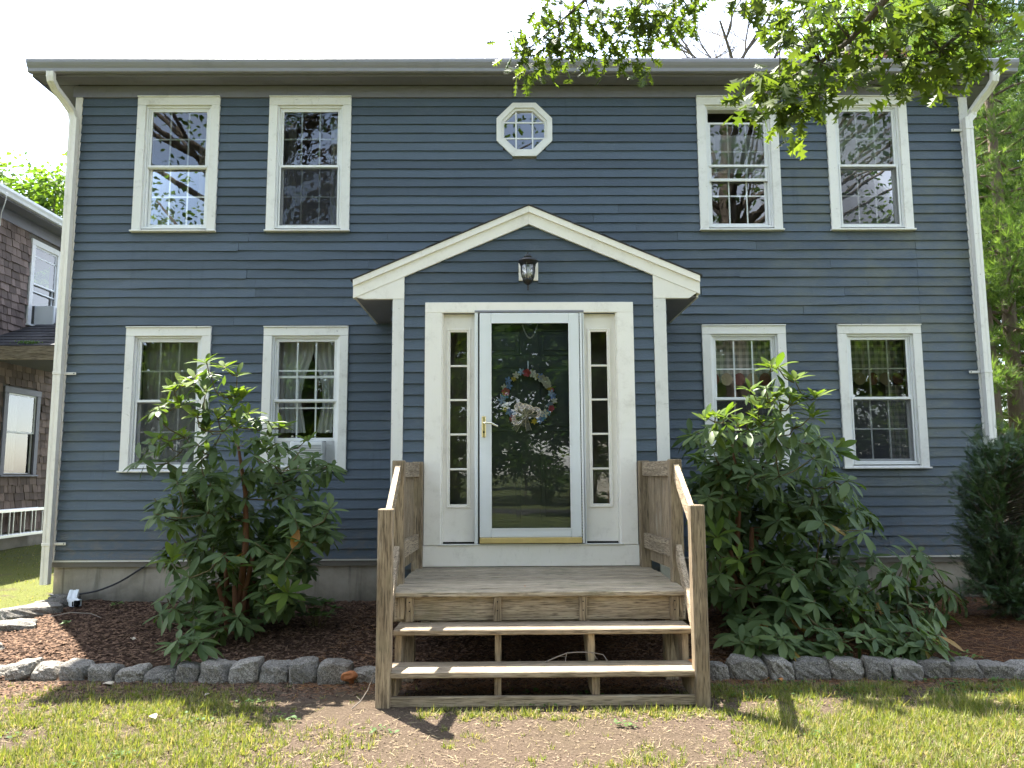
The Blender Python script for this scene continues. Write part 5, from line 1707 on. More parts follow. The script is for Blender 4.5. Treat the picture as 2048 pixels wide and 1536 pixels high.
near = (GP[:, 1] > -5.2) & (np.abs(GP[:, 0]) < 4.8)
dens = np.array([patch(x, y) if q else .8 for (x, y, _), q in zip(GP, near)])
S = np.stack([np.where(near, nrg.uniform(.0036, .0062, n), .010), nrg.gamma(4.5, .0092, n).clip(.014, .09) * (.55 + .6 * dens), nrg.uniform(.02, .05, n)], 1)
mossy = (GP[:, 0] < -4.3) & (GP[:, 1] > -2.2)
S[mossy, 1] *= .55
Mx = frames(GP, D, Nn, S)
v_, _f = stamp(tv, [(0, 1, 2, 3)], Mx)
f1 = (np.array([[0, 1, 2], [0, 2, 3], [3, 2, 4]])[None] + (np.arange(n) * 5)[:, None, None]).reshape(-1, 3)
go_ = link(bpy.data.objects.new('grass', fast_mesh('grass', v_, f1, M['grass'], False, np.repeat(GT, 5))))
tag(go_, 'patchy bright lawn grass with bare spots in front of the steps', 'grass', kind='stuff')

def litter(name, label, cat, m_, pts, lx, ly, lz):
    n = len(pts)
    a = nrg.uniform(0, 2 * math.pi, n)
    D = np.stack([np.cos(a), np.sin(a), nrg.uniform(-.3, .3, n)], 1)
    Nn = rdir(n) * .45 + np.array([0, 0, 1.0])
    S = np.stack([nrg.uniform(*lx, n), nrg.uniform(*ly, n), nrg.uniform(*lz, n)], 1)
    tv = [(-.5, -.5, 0), (.5, -.5, 0), (.35, .5, 0), (-.4, .5, 0), (0, 0, 1)]
    v_, f_ = stamp(tv, [(0, 1, 4), (1, 2, 4), (2, 3, 4), (3, 0, 4)], frames(np.array(pts), D, Nn, S))
    o = link(bpy.data.objects.new(name, fast_mesh(name, v_, f_, m_, False, np.repeat(nrg.random(n) ** 1.6, 5))))
    return tag(o, label, cat, kind='stuff')
pts = []
for _ in range(26000):
    x, y = rng.uniform(BEDX0 + .05, 2.2), rng.uniform(BEDY0 + .02, -.0)
    pts.append((x, y, bed_z(x, y) + rng.uniform(0, .010)))
for _ in range(7000):
    x, y = rng.uniform(-4.2, 4.6), -2.55 - abs(rng.gauss(0, .20))
    pts.append((x, y, ground_z(x, y) + rng.uniform(0, .006)))
for _ in range(0):
    x, y = rng.uniform(-1.6, 1.6), rng.uniform(-4.6, -3.1)
    pts.append((x, y, ground_z(x, y) + rng.uniform(0, .004)))
litter('mulch_chips', 'loose dark bark mulch chips spread over the garden bed', 'mulch', M['chip'], pts, (.006, .016), (.018, .050), (.003, .009))
pts = []
for _ in range(22000):
    x, y = rng.uniform(-1.4, 6.8), rng.uniform(BEDY0 + .02, -.05)
    if rng.random() > .25 + .75 * sst(-1, 2.2, x): continue
    pts.append((x, y, bed_z(x, y) + rng.uniform(.004, .016)))
for _ in range(3500):
    x, y = rng.uniform(-1.4, 4.6), -2.55 - abs(rng.gauss(0, .16))
    pts.append((x, y, ground_z(x, y) + rng.uniform(.002, .008)))
litter('pine_needles', 'rusty fallen pine needles over the right garden bed', 'pine needles', M['needle'], pts, (.0022, .004), (.05, .11), (.001, .003))

pts = []
for _ in range(20000):
    x, y = rng.uniform(-4.3, 4.5), rng.uniform(-4.7, -2.64)
    if rng.random() > .2 + .8 * patch(x, y): continue
    pts.append((x, y, ground_z(x, y) + rng.uniform(.001, .010)))
litter('thatch', 'dry straw thatch lying between the lawn grass', 'thatch', M['thatch'], pts, (.002, .004), (.02, .06), (.001, .003))
pts = []
for _ in range(30000):
    x, y = rng.uniform(-4.2, 4.5), rng.uniform(-4.7, -2.6)
    if rng.random() < patch(x, y): continue
    pts.append((x, y, ground_z(x, y) + rng.uniform(-.002, .004)))
litter('soil_crumbs', 'fine crumbs and thatch on the bare lawn soil', 'soil', M['crumb'], pts, (.003, .008), (.004, .022), (.002, .005))

# clover and broad-leaved weeds in the turf
CP = []
for _ in range(70):
    cx, cy = (rng.uniform(1.3, 4.3), rng.uniform(-3.1, -2.68)) if rng.random() < .6 else (rng.uniform(-4.2, 4.3), rng.uniform(-4.5, -2.75))
    for _k in range(rng.randint(6, 22)):
        CP.append((cx + rng.gauss(0, .05), cy + rng.gauss(0, .035), ground_z(cx, cy) + rng.uniform(.008, .028)))
n = len(CP)
a = nrg.uniform(0, 6.283, n)
v_, f_ = stamp(*blade(.75, (.15, .8, 1, .8, .15), .1, .2), frames(np.array(CP), np.stack([np.cos(a), np.sin(a), nrg.uniform(0, .5, n)], 1), rdir(n) * .3 + np.array([0, 0, 1.]), nrg.uniform(.014, .032, n)))
tag(link(bpy.data.objects.new('clover', fast_mesh('clover', v_, f_, M['clover'], True, np.repeat(nrg.random(n), 15)))), 'clover and small weeds scattered through the lawn', 'clover', kind='stuff')

# single dry leaves
dl = mesh_of('dry_leaf', blade(.62, (.2, .8, 1, .7, .15), .25, .7), M['dry_leaf'])
pale = m_plain('pale_dry_leaf', (.42, .36, .27), .85, .15, var=.3)
dl2 = mesh_of('dry_leaf', blade(.66, (.2, .8, 1, .7, .15), .2, .5), pale)
for u, v, z, s_, me, lab in ((1375, 1320, T1Z + .008, .05, dl, 'curled orange dry leaf on the right end of the bottom tread'), (1540, 1356, .02, .07, dl, 'orange dry leaf against the granite blocks right of the steps'), (1556, 1358, .02, .06, dl, 'second orange dry leaf beside the first, right of the steps'), (205, 1368, .015, .11, dl2, 'large pale dry leaf in the grass below the left granite row'), (410, 1391, .02, .05, dl2, 'small white scrap on the soil below the left granite row'), (320, 1328, .12, .09, dl2, 'pale dead leaf on the mulch behind the left granite row'), (310, 1437, .03, .09, dl2, 'pale leaf lying in the left part of the lawn'), (262, 1275, .14, .06, dl2, 'small tan leaf in the middle of the left mulch'), (1048, 1172, DKZ + .005, .022, dl, 'tiny dark leaf scrap on the landing planks in front of the door')):
    q = atZ(u, v, z)
    if z > .1 and z < .2: q = atZ(u, v, bed_z(q.x, q.y) + .01)
    o = link(bpy.data.objects.new('dry_leaf', me), None, Matrix.Translation(q) @ Matrix.Rotation(rng.uniform(0, 6), 4, 'Z') @ Matrix.Rotation(rng.uniform(-.3, .3), 4, 'X') @ Matrix.Scale(s_, 4))
    tag(o, lab, 'leaf', 'fallen dry leaves')

# ------------------------------------------------------------------ shingled house next door
NX, NG = -8.25, .16                           # its side wall faces our house
nb = thing('shingled_house', (-11, 7, .1), 'weathered cedar shingle house with porch roof, left beyond the blue house', 'house')
NY0, NY1, NZ1 = 1.0, 12.0, 5.84
wy0, wy1, wz0, wz1 = 4.93, 5.80, 4.02, 5.56   # upper window
vy0, vy1, vz0, vz1 = 4.48, 5.46, 1.43, 2.92   # lower window
m_ = MB()
def nrects():
    return rects_minus(NY0, NY1, .50, NZ1 + .1, [(wy0 + .08, wy1 - .08, wz0 + .05, wz1 - .08), (vy0 + .08, vy1 - .08, vz0 + .05, vz1 - .08)])
for a, b, c, d in nrects():
    m_.box(NX - .12, NX - .004, a, b, c, d)
nwall = m_.build('wall', M['interior'], nb)
m_ = MB().box(-14.5, NX - .03, NY0 + .02, NY1 - .02, -.2, .498)
m_.build('foundation', M['concrete'], nb)
MB().box(-14.5, NX - .13, NY0, NY0 + .1, .5, NZ1).build('front_wall', M['cedar'], nb)
MB().box(-14.5, NX - .13, NY1 - .1, NY1, .5, NZ1).build('rear_wall', M['cedar'], nb)
MB().box(-14.5, -14.4, NY0, NY1, .5, NZ1).build('far_wall', M['cedar'], nb)
MB().box(-14.3, NX - .14, NY0 + .11, NY1 - .11, 3.2, 3.3).build('floor', M['interior'], nb)
MB().box(-10.4, -10.3, NY0 + .11, NY1 - .11, .5, 5.6).build('partition', M['interior'], nb)
sh = []
z, row = .52, 0
while z < NZ1 - .02:
    y = NY0 + (rng.uniform(0, .12))
    while y < NY1 - .1:
        w_ = rng.uniform(.09, .20)
        if not any(a < y + w_ / 2 < b and c - .06 < z + .06 < d + .02 for a, b, c, d in ((wy0, wy1, wz0, wz1), (vy0, vy1, vz0, vz1))) and not (3.35 < z + .1 < 4.0 and 3.5 + (z - 3.2) * 1.9 < y < 3.5 + (z - 3.2) * 1.9 - .01):
            sh.append((y + w_ / 2, z + rng.uniform(-.012, .008), w_ - .010, rng.uniform(.018, .030)))
        y += w_
    z += .128; row += 1
def inview(q):
    u, v = pix((NX, q[0], q[1] + .06))
    return -20 < u < 125 and v > 0
vis = [q for q in sh if inview(q)]
vis.sort(key=lambda q: q[0])
vs_ = set(id(q) for q in vis[:300])
def shing_mesh(w_, th):
    return MB().raw([(-.002, -w_ / 2, .16), (-.002, w_ / 2, .16), (.004, -w_ / 2, .16), (.004, w_ / 2, .16), (-.002, -w_ / 2, 0), (-.002, w_ / 2, 0), (th, -w_ / 2, 0), (th, w_ / 2, 0)], [(2, 3, 7, 6), (4, 5, 7, 6), (0, 2, 6, 4), (1, 3, 7, 5), (0, 1, 3, 2)]).mesh('shingle', M['cedar'])
shm = {}
Vs, Fs, tn = [], [], []
rest = MB()
for q in sh:
    if id(q) in vs_:
        key = (round(q[2], 2), round(q[3], 3))
        if key not in shm: shm[key] = shing_mesh(q[2], q[3])
        link(bpy.data.objects.new('shingle', shm[key]), nwall, Matrix.Translation((NX, q[0], q[1])) @ Matrix.Rotation(rng.uniform(-.02, .02), 4, 'X'))
    else:
        rest.raw([(NX + a, q[0] + b, q[1] + c) for a, b, c in ((.004, -q[2] / 2, .16), (.004, q[2] / 2, .16), (q[3], -q[2] / 2, 0), (q[3], q[2] / 2, 0), (-.002, -q[2] / 2, 0), (-.002, q[2] / 2, 0))], [(0, 1, 3, 2), (2, 3, 5, 4)])
o = rest.build('shingles', M['cedar'], nb); o['kind'] = 'stuff'
me = o.data
at_ = me.attributes.new('tone', 'FLOAT', 'POINT')
at_.data.foreach_set('value', np.repeat(nrg.random(len(me.vertices) // 6), 6).astype(np.float32))
def nwin(y0_, y1_, z0_, z1_, mat_):
    wd = part_empty('window', (NX, (y0_ + y1_) / 2, z0_), nb)
    for a, b in ((y0_, y0_ + .10), (y1_ - .10, y1_)): MB().box(NX, NX + .035, a, b, z0_ + .03, z1_ - .10, .003).build('side_casing', mat_, wd)
    MB().box(NX, NX + .037, y0_ - .01, y1_ + .01, z1_ - .099, z1_, .003).build('head_casing', mat_, wd)
    MB().box(NX, NX + .065, y0_ - .02, y1_ + .02, z0_, z0_ + .029, .003).build('sill', mat_, wd)
    zm = (z0_ + z1_) / 2
    for a, b, c in ((z0_ + .03, zm + .015, NX - .04), (zm - .015, z1_ - .10, NX - .008)):
        m_ = MB()
        for (p_, q) in ((y0_ + .10, y0_ + .135), (y1_ - .135, y1_ - .10)): m_.box(c, c + .02, p_, q, a, b)
        m_.box(c + .0005, c + .0195, y0_ + .135, y1_ - .135, a, a + .03); m_.box(c + .0005, c + .0195, y0_ + .135, y1_ - .135, b - .03, b)
        m_.build('sash', M['vinyl'], wd)
        MB().raw([(c + .01, y0_ + .13, a + .02), (c + .01, y1_ - .13, a + .02), (c + .01, y1_ - .13, b - .02), (c + .01, y0_ + .13, b - .02)], [(0, 1, 2, 3)]).build('pane', M['glass'], wd)
    return wd
wu = nwin(wy0, wy1, wz0, wz1, M['trim'])
for zz in (wz1 - .30, wz0 + .62):
    MB().box(NX - .006, NX + .012, wy0 + .10, wy1 - .10, zz, zz + .022).build('storm_rail', M['vinyl'], wu)
nwin(vy0, vy1, vz0, vz1, M['eave'])
air_con((NX + .30, (wy0 + wy1) / 2 + .10, wz0 + .04), .50, .36, .34, 'dented white air conditioner in the upper window of the shingled house', R_(90))
cu = curtain(0, .28, vz0 + .1, vz1 - .12, 0, M['sheer'], 'pale curtain inside the lower window of the shingled house', folds=4)
for v in cu.data.vertices:
    v.co = (NX - .18 + v.co.y, vy0 + .40 + v.co.x, v.co.z)
# eave and gutter
MB().box(NX, NX + .03, NY0, NY1, NZ1 - .20, NZ1, .003).build('frieze_board', M['eave'], nb)
MB().box(NX, NX + .30, NY0 - .2, NY1 + .2, NZ1 + .001, NZ1 + .02).build('soffit', M['eave'], nb)
MB().box(NX + .30, NX + .32, NY0 - .2, NY1 + .2, NZ1 - .02, NZ1 + .14, .003).build('fascia', M['eave'], nb)
prf = [(NX + .322, NZ1 + .01), (NX + .39, NZ1 + .01), (NX + .405, NZ1 + .05), (NX + .43, NZ1 + .09), (NX + .43, NZ1 + .13), (NX + .415, NZ1 + .13), (NX + .395, NZ1 + .08), (NX + .335, NZ1 + .03), (NX + .322, NZ1 + .13)]
MB().prism(prf, NY0 - .2, NY1 + .2).build('gutter', M['vinyl'], nb)
MB().prism([(NX + .40, NZ1 + .13), (-11.4, NZ1 + 1.65), (-15, NZ1 + .1), (-15, NZ1 + .05), (-11.4, NZ1 + 1.55), (NX + .40, NZ1 + .11)], NY0 - .2, NY1 + .2).build('roof', M['asphalt'], nb)
# porch roof: eave towards us, climbing back along the wall
prx1, pe, ph = -6.35, 3.45, 3.33
prf = MB().raw([(NX + .02, pe, ph + .08), (prx1, pe, ph + .08), (prx1, pe + 2.5, ph + .08 + .95), (NX + .02, pe + 2.5, ph + .08 + .95), (NX + .02, pe, ph + .05), (prx1, pe, ph + .05), (prx1, pe + 2.5, ph + 1.0), (NX + .02, pe + 2.5, ph + 1.0)], [(0, 1, 2, 3), (4, 5, 6, 7), (0, 1, 5, 4), (1, 2, 6, 5), (2, 3, 7, 6), (3, 0, 4, 7)]).build('porch_roof', M['asphalt'], nb)
for r in range(11):
    x = NX + .03 - (.15 if r % 2 else 0)
    while x < prx1 - .05:
        xa, xb = max(x, NX + .025), min(x + .30, prx1)
        y_ = pe - .015 + r * .225
        if xb - xa > .03:
            k_ = rng.uniform(.012, .020)
            MB().raw([(xa + .002, y_, ph + .08 + (y_ - pe) * .38 + k_), (xb - .002, y_, ph + .08 + (y_ - pe) * .38 + k_), (xb - .002, y_ + .24, ph + .084 + (y_ + .24 - pe) * .38), (xa + .002, y_ + .24, ph + .084 + (y_ + .24 - pe) * .38), (xa + .002, y_, ph + .08 + (y_ - pe) * .38), (xb - .002, y_, ph + .08 + (y_ - pe) * .38)], [(0, 1, 2, 3), (0, 1, 5, 4)]).build('shingle', M['asphalt'], prf)
        x += .302
MB().box(NX + .03, prx1 + .02, pe - .022, pe, ph - .14, ph + .075, .003).build('porch_fascia', M['wood_x'], nb)
MB().box(NX + .03, prx1, pe + .002, pe + 2.4, ph - .03, ph - .01).build('porch_ceiling', M['eave'], nb)
MB().box(prx1 - .14, prx1 - .03, pe + .05, pe + .16, .1, ph - .031, .004).build('porch_post', M['trim'], nb)
# moss tuft on porch roof
mq = atY(52, 677, pe + .05)
V_, n_ = [], 260
P = np.array([[mq.x + rng.gauss(0, .08), pe + .12 + rng.gauss(0, .04), ph + .14 + rng.uniform(-.02, .03)] for _ in range(n_)])
v_, f_ = stamp([(-.4, 0, 0), (.4, 0, 0), (0, 1, .1)], [(0, 1, 2)], frames(P, rdir(n_) + np.array([0, 0, .8]), rdir(n_), nrg.uniform(.015, .03, n_)))
tag(link(bpy.data.objects.new('moss', fast_mesh('moss', v_, f_, M['azalea'], False, np.repeat(nrg.random(n_), 3)))), 'tuft of green moss on the porch roof of the shingled house', 'moss', kind='stuff')
# ladder hung on the wall
ld = thing('ladder', (NX + .08, 4.4, .62), 'aluminium ladder hung sideways low on the shingled wall', 'ladder')
ly0, ly1 = 2.9, 5.5
for zz in (.46, .87):
    MB().box(NX + .05, NX + .085, ly0, ly1, zz - .03, zz + .03, .004).build('side_rail', M['steel'], ld)
    MB().box(NX + .10, NX + .135, ly0 + .15, ly1 + .1, zz - .025, zz + .025, .004).build('side_rail', M['steel'], ld)
y = ly0 + .15
while y < ly1:
    MB().tube([(NX + .068, y, .48), (NX + .068, y, .85)], .016, 8).build('rung', M['steel'], ld)
    MB().tube([(NX + .118, y + .12, .48), (NX + .118, y + .12, .85)], .014, 8).build('rung', M['steel'], ld)
    y += .30
tag(MB().tube([atY(14, 385, 3.2), atY(12, 400, 3.25), atY(3, 425, 3.35), atY(0, 450, 3.5), atY(-20, 480, 3.6)], .007, 6).build('service_wire', M['vinyl'], None, True), 'white service wire hanging at the gutter of the shingled house', 'wire')

# ------------------------------------------------------------------ trees
OAKL = []
def oak_leaf():
    """pin oak outline: deep rounded sinuses, pointed lobes"""
    st = [(0, .0, 0), (.04, .02, 0), (.14, .07, 0), (.24, .24, 1), (.30, .09, 0), (.34, .085, 0), (.46, .38, 1), (.55, .11, 0), (.60, .10, 0), (.72, .34, 1), (.78, .12, 0), (.83, .10, 0), (.91, .19, 1), (.93, .04, 0), (1.0, .0, 0)]
    vs = []
    for y, hw, lobe in st:
        lift = .05 if lobe else 0
        vs.append((y, hw, lift))
    V = [(0, y, -.10 * y * y) for y, _, _ in vs]
    n = len(V)
    for sg in (-1, 1):
        V += [(sg * hw, y + (.06 if l else 0), -.10 * y * y - .18 * hw) for y, hw, l in vs]
    Fq = []
    for i in range(n - 1):
        for sgi in (1, 2):
            Fq.append((i, i + 1, n * sgi + i + 1, n * sgi + i))
    return V, Fq
OAK = oak_leaf()
def simple_leaf(wd_=.62):
    return [(0, 0, 0), (-wd_ / 2, .45, .05), (0, 1, -.12), (wd_ / 2, .45, .05)], [(0, 1, 2, 3)]
SL = simple_leaf()

def limb_tree(name, label, base, height, rad, clumps, per, lsize, m_leaf_, trunk_r, crown0, group=None, seed=1, keep=None, m_bark_=None, flat=.75, lean=(0, 0), keep_leaf=None):
    r2 = random.Random(seed)
    t = thing(name, base, label, 'tree', group)
    b = Vector(base)
    tm = MB()
    top = b + Vector((lean[0], lean[1], height * .88))
    tp = [b + Vector((0, 0, -.3))] + [b.lerp(top, q) + Vector((r2.uniform(-.12, .12) * rad * .2, r2.uniform(-.12, .12) * rad * .2, 0)) for q in (.02, .2, .4, .6, .8, 1)]
    tm.tube(tp, [trunk_r * q for q in (1.35, 1.1, .9, .75, .55, .33, .12)], 10)
    tm.build('trunk', m_bark_ or M['bark'], t, True)
    lm = MB()
    P, D = [], []
    for k in range(clumps):
        for _try in range(20):
            q = Vector((r2.gauss(0, 1), r2.gauss(0, 1), r2.gauss(0, 1))).normalized() * (r2.random() ** .45)
            c = Vector((b.x + lean[0] * .7 + q.x * rad, b.y + lean[1] * .7 + q.y * rad, b.z + crown0 + (height - crown0) * (.5 + .5 * q.z * 1.0)))
            if keep is None or keep(c): break
        else:
            continue
        f_ = min(.95, max(.18, (c.z - b.z) / height * .75))
        s_ = b.lerp(top, f_)
        lm.tube([s_, s_.lerp(c, .5) + Vector((0, 0, -.04 * (c - s_).length)), c], [trunk_r * .22, trunk_r * .12, trunk_r * .04], 5)
        cr2 = rad * r2.uniform(.13, .24)
        m0 = r2.uniform(.6, 1.3)
        for j in range(int(per * m0)):
            d_ = Vector((r2.gauss(0, 1), r2.gauss(0, 1), r2.gauss(0, flat)))
            if keep_leaf and not keep_leaf(c + d_ * cr2 * .55): continue
            P.append(c + d_ * cr2 * .55)
            D.append((d_.x + r2.gauss(0, .6), d_.y + r2.gauss(0, .6), d_.z * .4 - .25 + r2.gauss(0, .4)))
    lm.build('limbs', m_bark_ or M['bark'], t, True)['kind'] = 'stuff'
    P = np.array([tuple(q) for q in P]); D = np.array(D)
    n = len(P)
    v_, f_ = stamp(SL[0], SL[1], frames(P, D, rdir(n) * .7 + np.array([0, 0, .7]), nrg.uniform(.7, 1.25, n) * lsize))
    o = link(bpy.data.objects.new('crown', fast_mesh('crown', v_, f_, m_leaf_, False, np.repeat(nrg.random(n), 4))), t)
    o['kind'] = 'stuff'
    return t

def pine_tree(name, label, base, height, rad, tiers, m_leaf_, trunk_r, first, seed=1, group=None, tuft=.22, dens=1.0):
    r2 = random.Random(seed)
    t = thing(name, base, label, 'tree', group)
    b = Vector(base)
    MB().tube([b + Vector((0, 0, -.3)), b + Vector((.03, 0, height * .3)), b + Vector((-.05, 0, height * .65)), b + Vector((0, 0, height))], [trunk_r * 1.15, trunk_r * .85, trunk_r * .5, .02], 12).build('trunk', M['bark_pine'], t, True)
    lm = MB()
    P, D = [], []
    for k in range(tiers):
        f_ = first + (1 - first) * k / tiers
        L_ = rad * (1 - f_) ** .6 * r2.uniform(.75, 1.1) + .35
        nb_ = r2.randint(4, 6)
        for j in range(nb_):
            a = 6.283 * (j + r2.random() * .8) / nb_
            s_ = b + Vector((0, 0, height * f_))
            d0 = Vector((math.cos(a), math.sin(a), r2.uniform(-.05, .35)))
            pts = [s_]
            for q in range(1, 6):
                pts.append(s_ + d0 * (L_ * q / 5) + Vector((0, 0, -.05 * L_ * (q / 5) ** 2 + r2.uniform(-.06, .06))))
            lm.tube(pts, [trunk_r * .2 * (1 - q / 6.5) for q in range(6)], 5)
            for q in range(int(L_ * 20 * dens)):
                g_ = r2.uniform(.22, 1.0)
                i = min(4, int(g_ * 5))
                c = pts[i].lerp(pts[i + 1], g_ * 5 - i)
                side = Vector((-d0.y, d0.x, 0)) * r2.gauss(0, .30 * L_ * (1.15 - g_) + .10) + Vector((0, 0, r2.gauss(.03, .10)))
                P.append(c + side)
                D.append(d0 * .8 + side * .9 + Vector((r2.gauss(0, .35), r2.gauss(0, .35), r2.uniform(0, .8))))
    lm.build('limbs', M['bark_pine'], t, True)['kind'] = 'stuff'
    tv, tf = [], []
    r3 = random.Random(5)
    for k in range(14):
        d_ = Vector((r3.gauss(0, .5), 1, r3.gauss(0, .5))).normalized() * r3.uniform(.7, 1)
        s_ = d_.cross(Vector((r3.gauss(0, 1), 0, 1))).normalized() * .020
        s0 = Vector((0, r3.uniform(0, .25), 0))
        o = len(tv)
        tv += [tuple(s0 - s_), tuple(s0 + s_), tuple(s0 + d_)]
        tf.append((o, o + 1, o + 2))
    n = len(P)
    P = np.array([tuple(q) for q in P]); D = np.array([tuple(q) for q in D])
    v_, f_ = stamp(tv, tf, frames(P, D, rdir(n), nrg.uniform(.75, 1.25, n) * tuft))
    o = link(bpy.data.objects.new('needles', fast_mesh('needles', v_, f_, m_leaf_, False, np.repeat(nrg.random(n), len(tv)))), t)
    o['kind'] = 'stuff'
    return t

# seen past the house
limb_tree('maple_tree', 'sunlit leafy tree above the roof of the shingled house', (-18.3, 22, .1), 13.4, 4.4, 120, 220, .25, M['maple'], .30, 4.5, seed=3)
limb_tree('broadleaf_tree', 'tall leafy tree behind the right end of the blue roof', (13.0, 17, .1), 17.5, 5.4, 170, 210, .26, M['maple'], .34, 4.0, seed=8)
limb_tree('broadleaf_tree', 'vine-covered bushy tree at the right edge behind the pine', (13.3, 9.8, .1), 11.5, 3.4, 150, 200, .17, M['dark_leaf'], .22, 1.0, seed=9)
pine_tree('pine_tree', 'soft white pine with drooping boughs at the right picture edge', (9.9, 6.6, .1), 15.0, 3.0, 32, M['pine'], .15, .13, seed=4, tuft=.24, dens=2.6)
pine_tree('pine_tree', 'second white pine further back behind the right downspout', (11.6, 11.5, .1), 17.5, 4.0, 34, M['pine'], .22, .10, seed=6, tuft=.30, dens=1.6)
tk = thing('pine_tree', (9.05, 5.9, .1), 'bare rough pine trunk standing right of the downspout', 'tree')
MB().tube([(9.05, 5.9, -.2), (9.02, 5.9, .5), (9.0, 5.9, 2.0), (8.98, 5.9, 4.2), (8.9, 5.9, 6.4)], [.26, .19, .165, .14, .10], 12).build('trunk', M['bark_pine'], tk, True)
m_ = MB()
for k in range(9):
    a = rng.uniform(0, 6.28); z = rng.uniform(2.6, 6.2)
    m_ = MB().tube([(9.0, 5.9, z), (9.0 + math.cos(a) * .5, 5.9 + math.sin(a) * .5, z + .15), (9.0 + math.cos(a) * 1.1, 5.9 + math.sin(a) * 1.1, z + .05)], [.03, .02, .008], 5)
    m_.build('limb', M['bark_pine'], tk, True)
for k, (x, y, h, r, lab) in enumerate(((8.0, 8.5, 2.2, 1.0, 'low green bush behind the right corner beside the bare trunk'), (10.5, 9.2, 3.0, 1.4, 'taller green bush between the bare trunk and the pines'), (8.9, 13.5, 3.2, 1.8, 'shady bush deep behind the right corner of the house'), (13.5, 7.2, 3.0, 1.6, 'broad bush at the far right edge'))):
    limb_tree('bush', lab, (x, y, .1), h, r, 36, 130, .10, M['maple'] if k % 2 == 0 else M['dark_leaf'], .05, .1, seed=20 + k)['category'] = 'bush'
# bare tree behind the roof
bt = thing('bare_tree', (7.3, 14.5, .1), 'leafless grey tree showing above the roof right of centre', 'tree')
m_ = MB()
m_.tube([(7.3, 14.5, -.2), (7.3, 14.5, 8), (7.25, 14.5, 14.0)], [.26, .22, .10], 8)
r4 = random.Random(12)
def grow(p_, d_, L_, r, depth):
    pts = [p_]
    for k in range(3):
        d_ = (d_ + Vector((r4.gauss(0, .16), r4.gauss(0, .16), .06))).normalized()
        pts.append(pts[-1] + d_ * (L_ / 3))
    m_.tube(pts, [r, r * .85, r * .7, r * .5], 5)
    if depth:
        for k in range(3 if depth > 1 else 4):
            f_ = r4.choice((1, 2, 3, 3))
            grow(pts[f_], (d_ + Vector((r4.gauss(0, .65), r4.gauss(0, .65), r4.uniform(-.1, .5)))).normalized(), L_ * r4.uniform(.6, .8), max(.006, r * .55), depth - 1)
for k in range(6):
    a = 6.283 * k / 6
    grow(Vector((7.25, 14.5, 12.9 + .2 * k)), Vector((math.cos(a) * .8, math.sin(a) * .8, .55)).normalized(), 1.75, .06, 4)
m_.build('trunk', M['bark'], bt)

# the front-yard oaks -----------------------------------------------------
def clear_view(c, mg=130):
    u, v = pix(c)
    return not (-mg < u < 2048 + mg and -mg - 60 < v < 1536 + mg)
def shade_ok(c):
    gx_, gy_ = c.x - SUNV.x / SUNV.z * c.z, c.y - SUNV.y / SUNV.z * c.z
    if -4.9 < gx_ < 5.0 and -5.2 < gy_ < -2.3:
        xb = -1.95 + (-2.8 - gy_) * .62
        return abs(gx_ - xb) < .35
    if -6.2 < gx_ < -3.2 and -2.3 < gy_ < 2.0: return False
    return True
limb_tree('oak_tree', 'big oak with thick trunk on the lawn, mirrored in the left windows', (-4.5, -6.4, 0), 15.0, 6.0, 64, 105, .15, M['dark_leaf'], .36, 6.0, seed=31, keep=lambda c: clear_view(c, 190) and shade_ok(c), keep_leaf=lambda c: clear_view(c, 30) and shade_ok(c))

ob = thing('oak_tree', (5.6, -9.6, 0), 'oak whose deeply lobed leaves hang into the top of the picture', 'tree')
m_ = MB()
m_.tube([(5.6, -9.6, -.3), (5.55, -9.6, 1.5), (5.4, -9.5, 4.0), (5.3, -9.3, 7.5), (5.3, -9.2, 11.0)], [.42, .32, .28, .2, .08], 12)
m_.build('trunk', M['bark'], ob, True)
lb = MB()
twigs = []
def bough(uvy, r0, r1, start):
    pts = [Vector(start)] + [atY(u, v, y) for u, v, y in uvy]
    lb.tube(pts, [r0 + (r1 - r0) * k / (len(pts) - 1) for k in range(len(pts))], 6)
    return pts
B1 = bough([(1900, -150, -4.9), (1800, -40, -4.7), (1745, 30, -4.55), (1700, 80, -4.45), (1640, 125, -4.4), (1560, 165, -4.35)], .035, .005, (5.3, -8.6, 5.6))
B2 = bough([(1960, -130, -4.7), (1940, 10, -4.5), (1930, 60, -4.45), (1880, 100, -4.4), (1800, 120, -4.35)], .028, .004, (5.3, -8.6, 5.4))
B3 = bough([(1420, -220, -3.2), (1250, -80, -2.7), (1170, 0, -2.45), (1120, 45, -2.35), (1060, 95, -2.3)], .032, .004, (5.3, -8.7, 6.4))
B4 = bough([(1400, -180, -3.2), (1320, -60, -2.8), (1270, 30, -2.6), (1220, 100, -2.5)], .022, .004, B3[1])
B5 = bough([(1700, -200, -3.9), (1560, -90, -3.6), (1510, -20, -3.5)], .02, .004, (5.3, -8.7, 6.0))
leaves = []
def spray(u, v, y, n, s_, sp, parentpts):
    c = atY(u, v, y + rng.uniform(-.12, .12))
    near_ = min(parentpts, key=lambda q: (q - c).length)
    lb.tube([near_, near_.lerp(c, .5) + Vector((0, 0, .02)), c], [.005, .0035, .002], 4)
    for k in range(n):
        d_ = Vector((rng.gauss(0, .7), rng.gauss(-.1, .7), rng.gauss(-.55, .5))).normalized()
        P = c + Vector((rng.gauss(0, sp), rng.gauss(0, sp), rng.gauss(0, sp * .8)))
        leaves.append((P, d_, Vector((rng.gauss(0, .5), rng.gauss(-.4, .5), rng.gauss(.7, .4))), s_ * rng.uniform(.8, 1.15)))
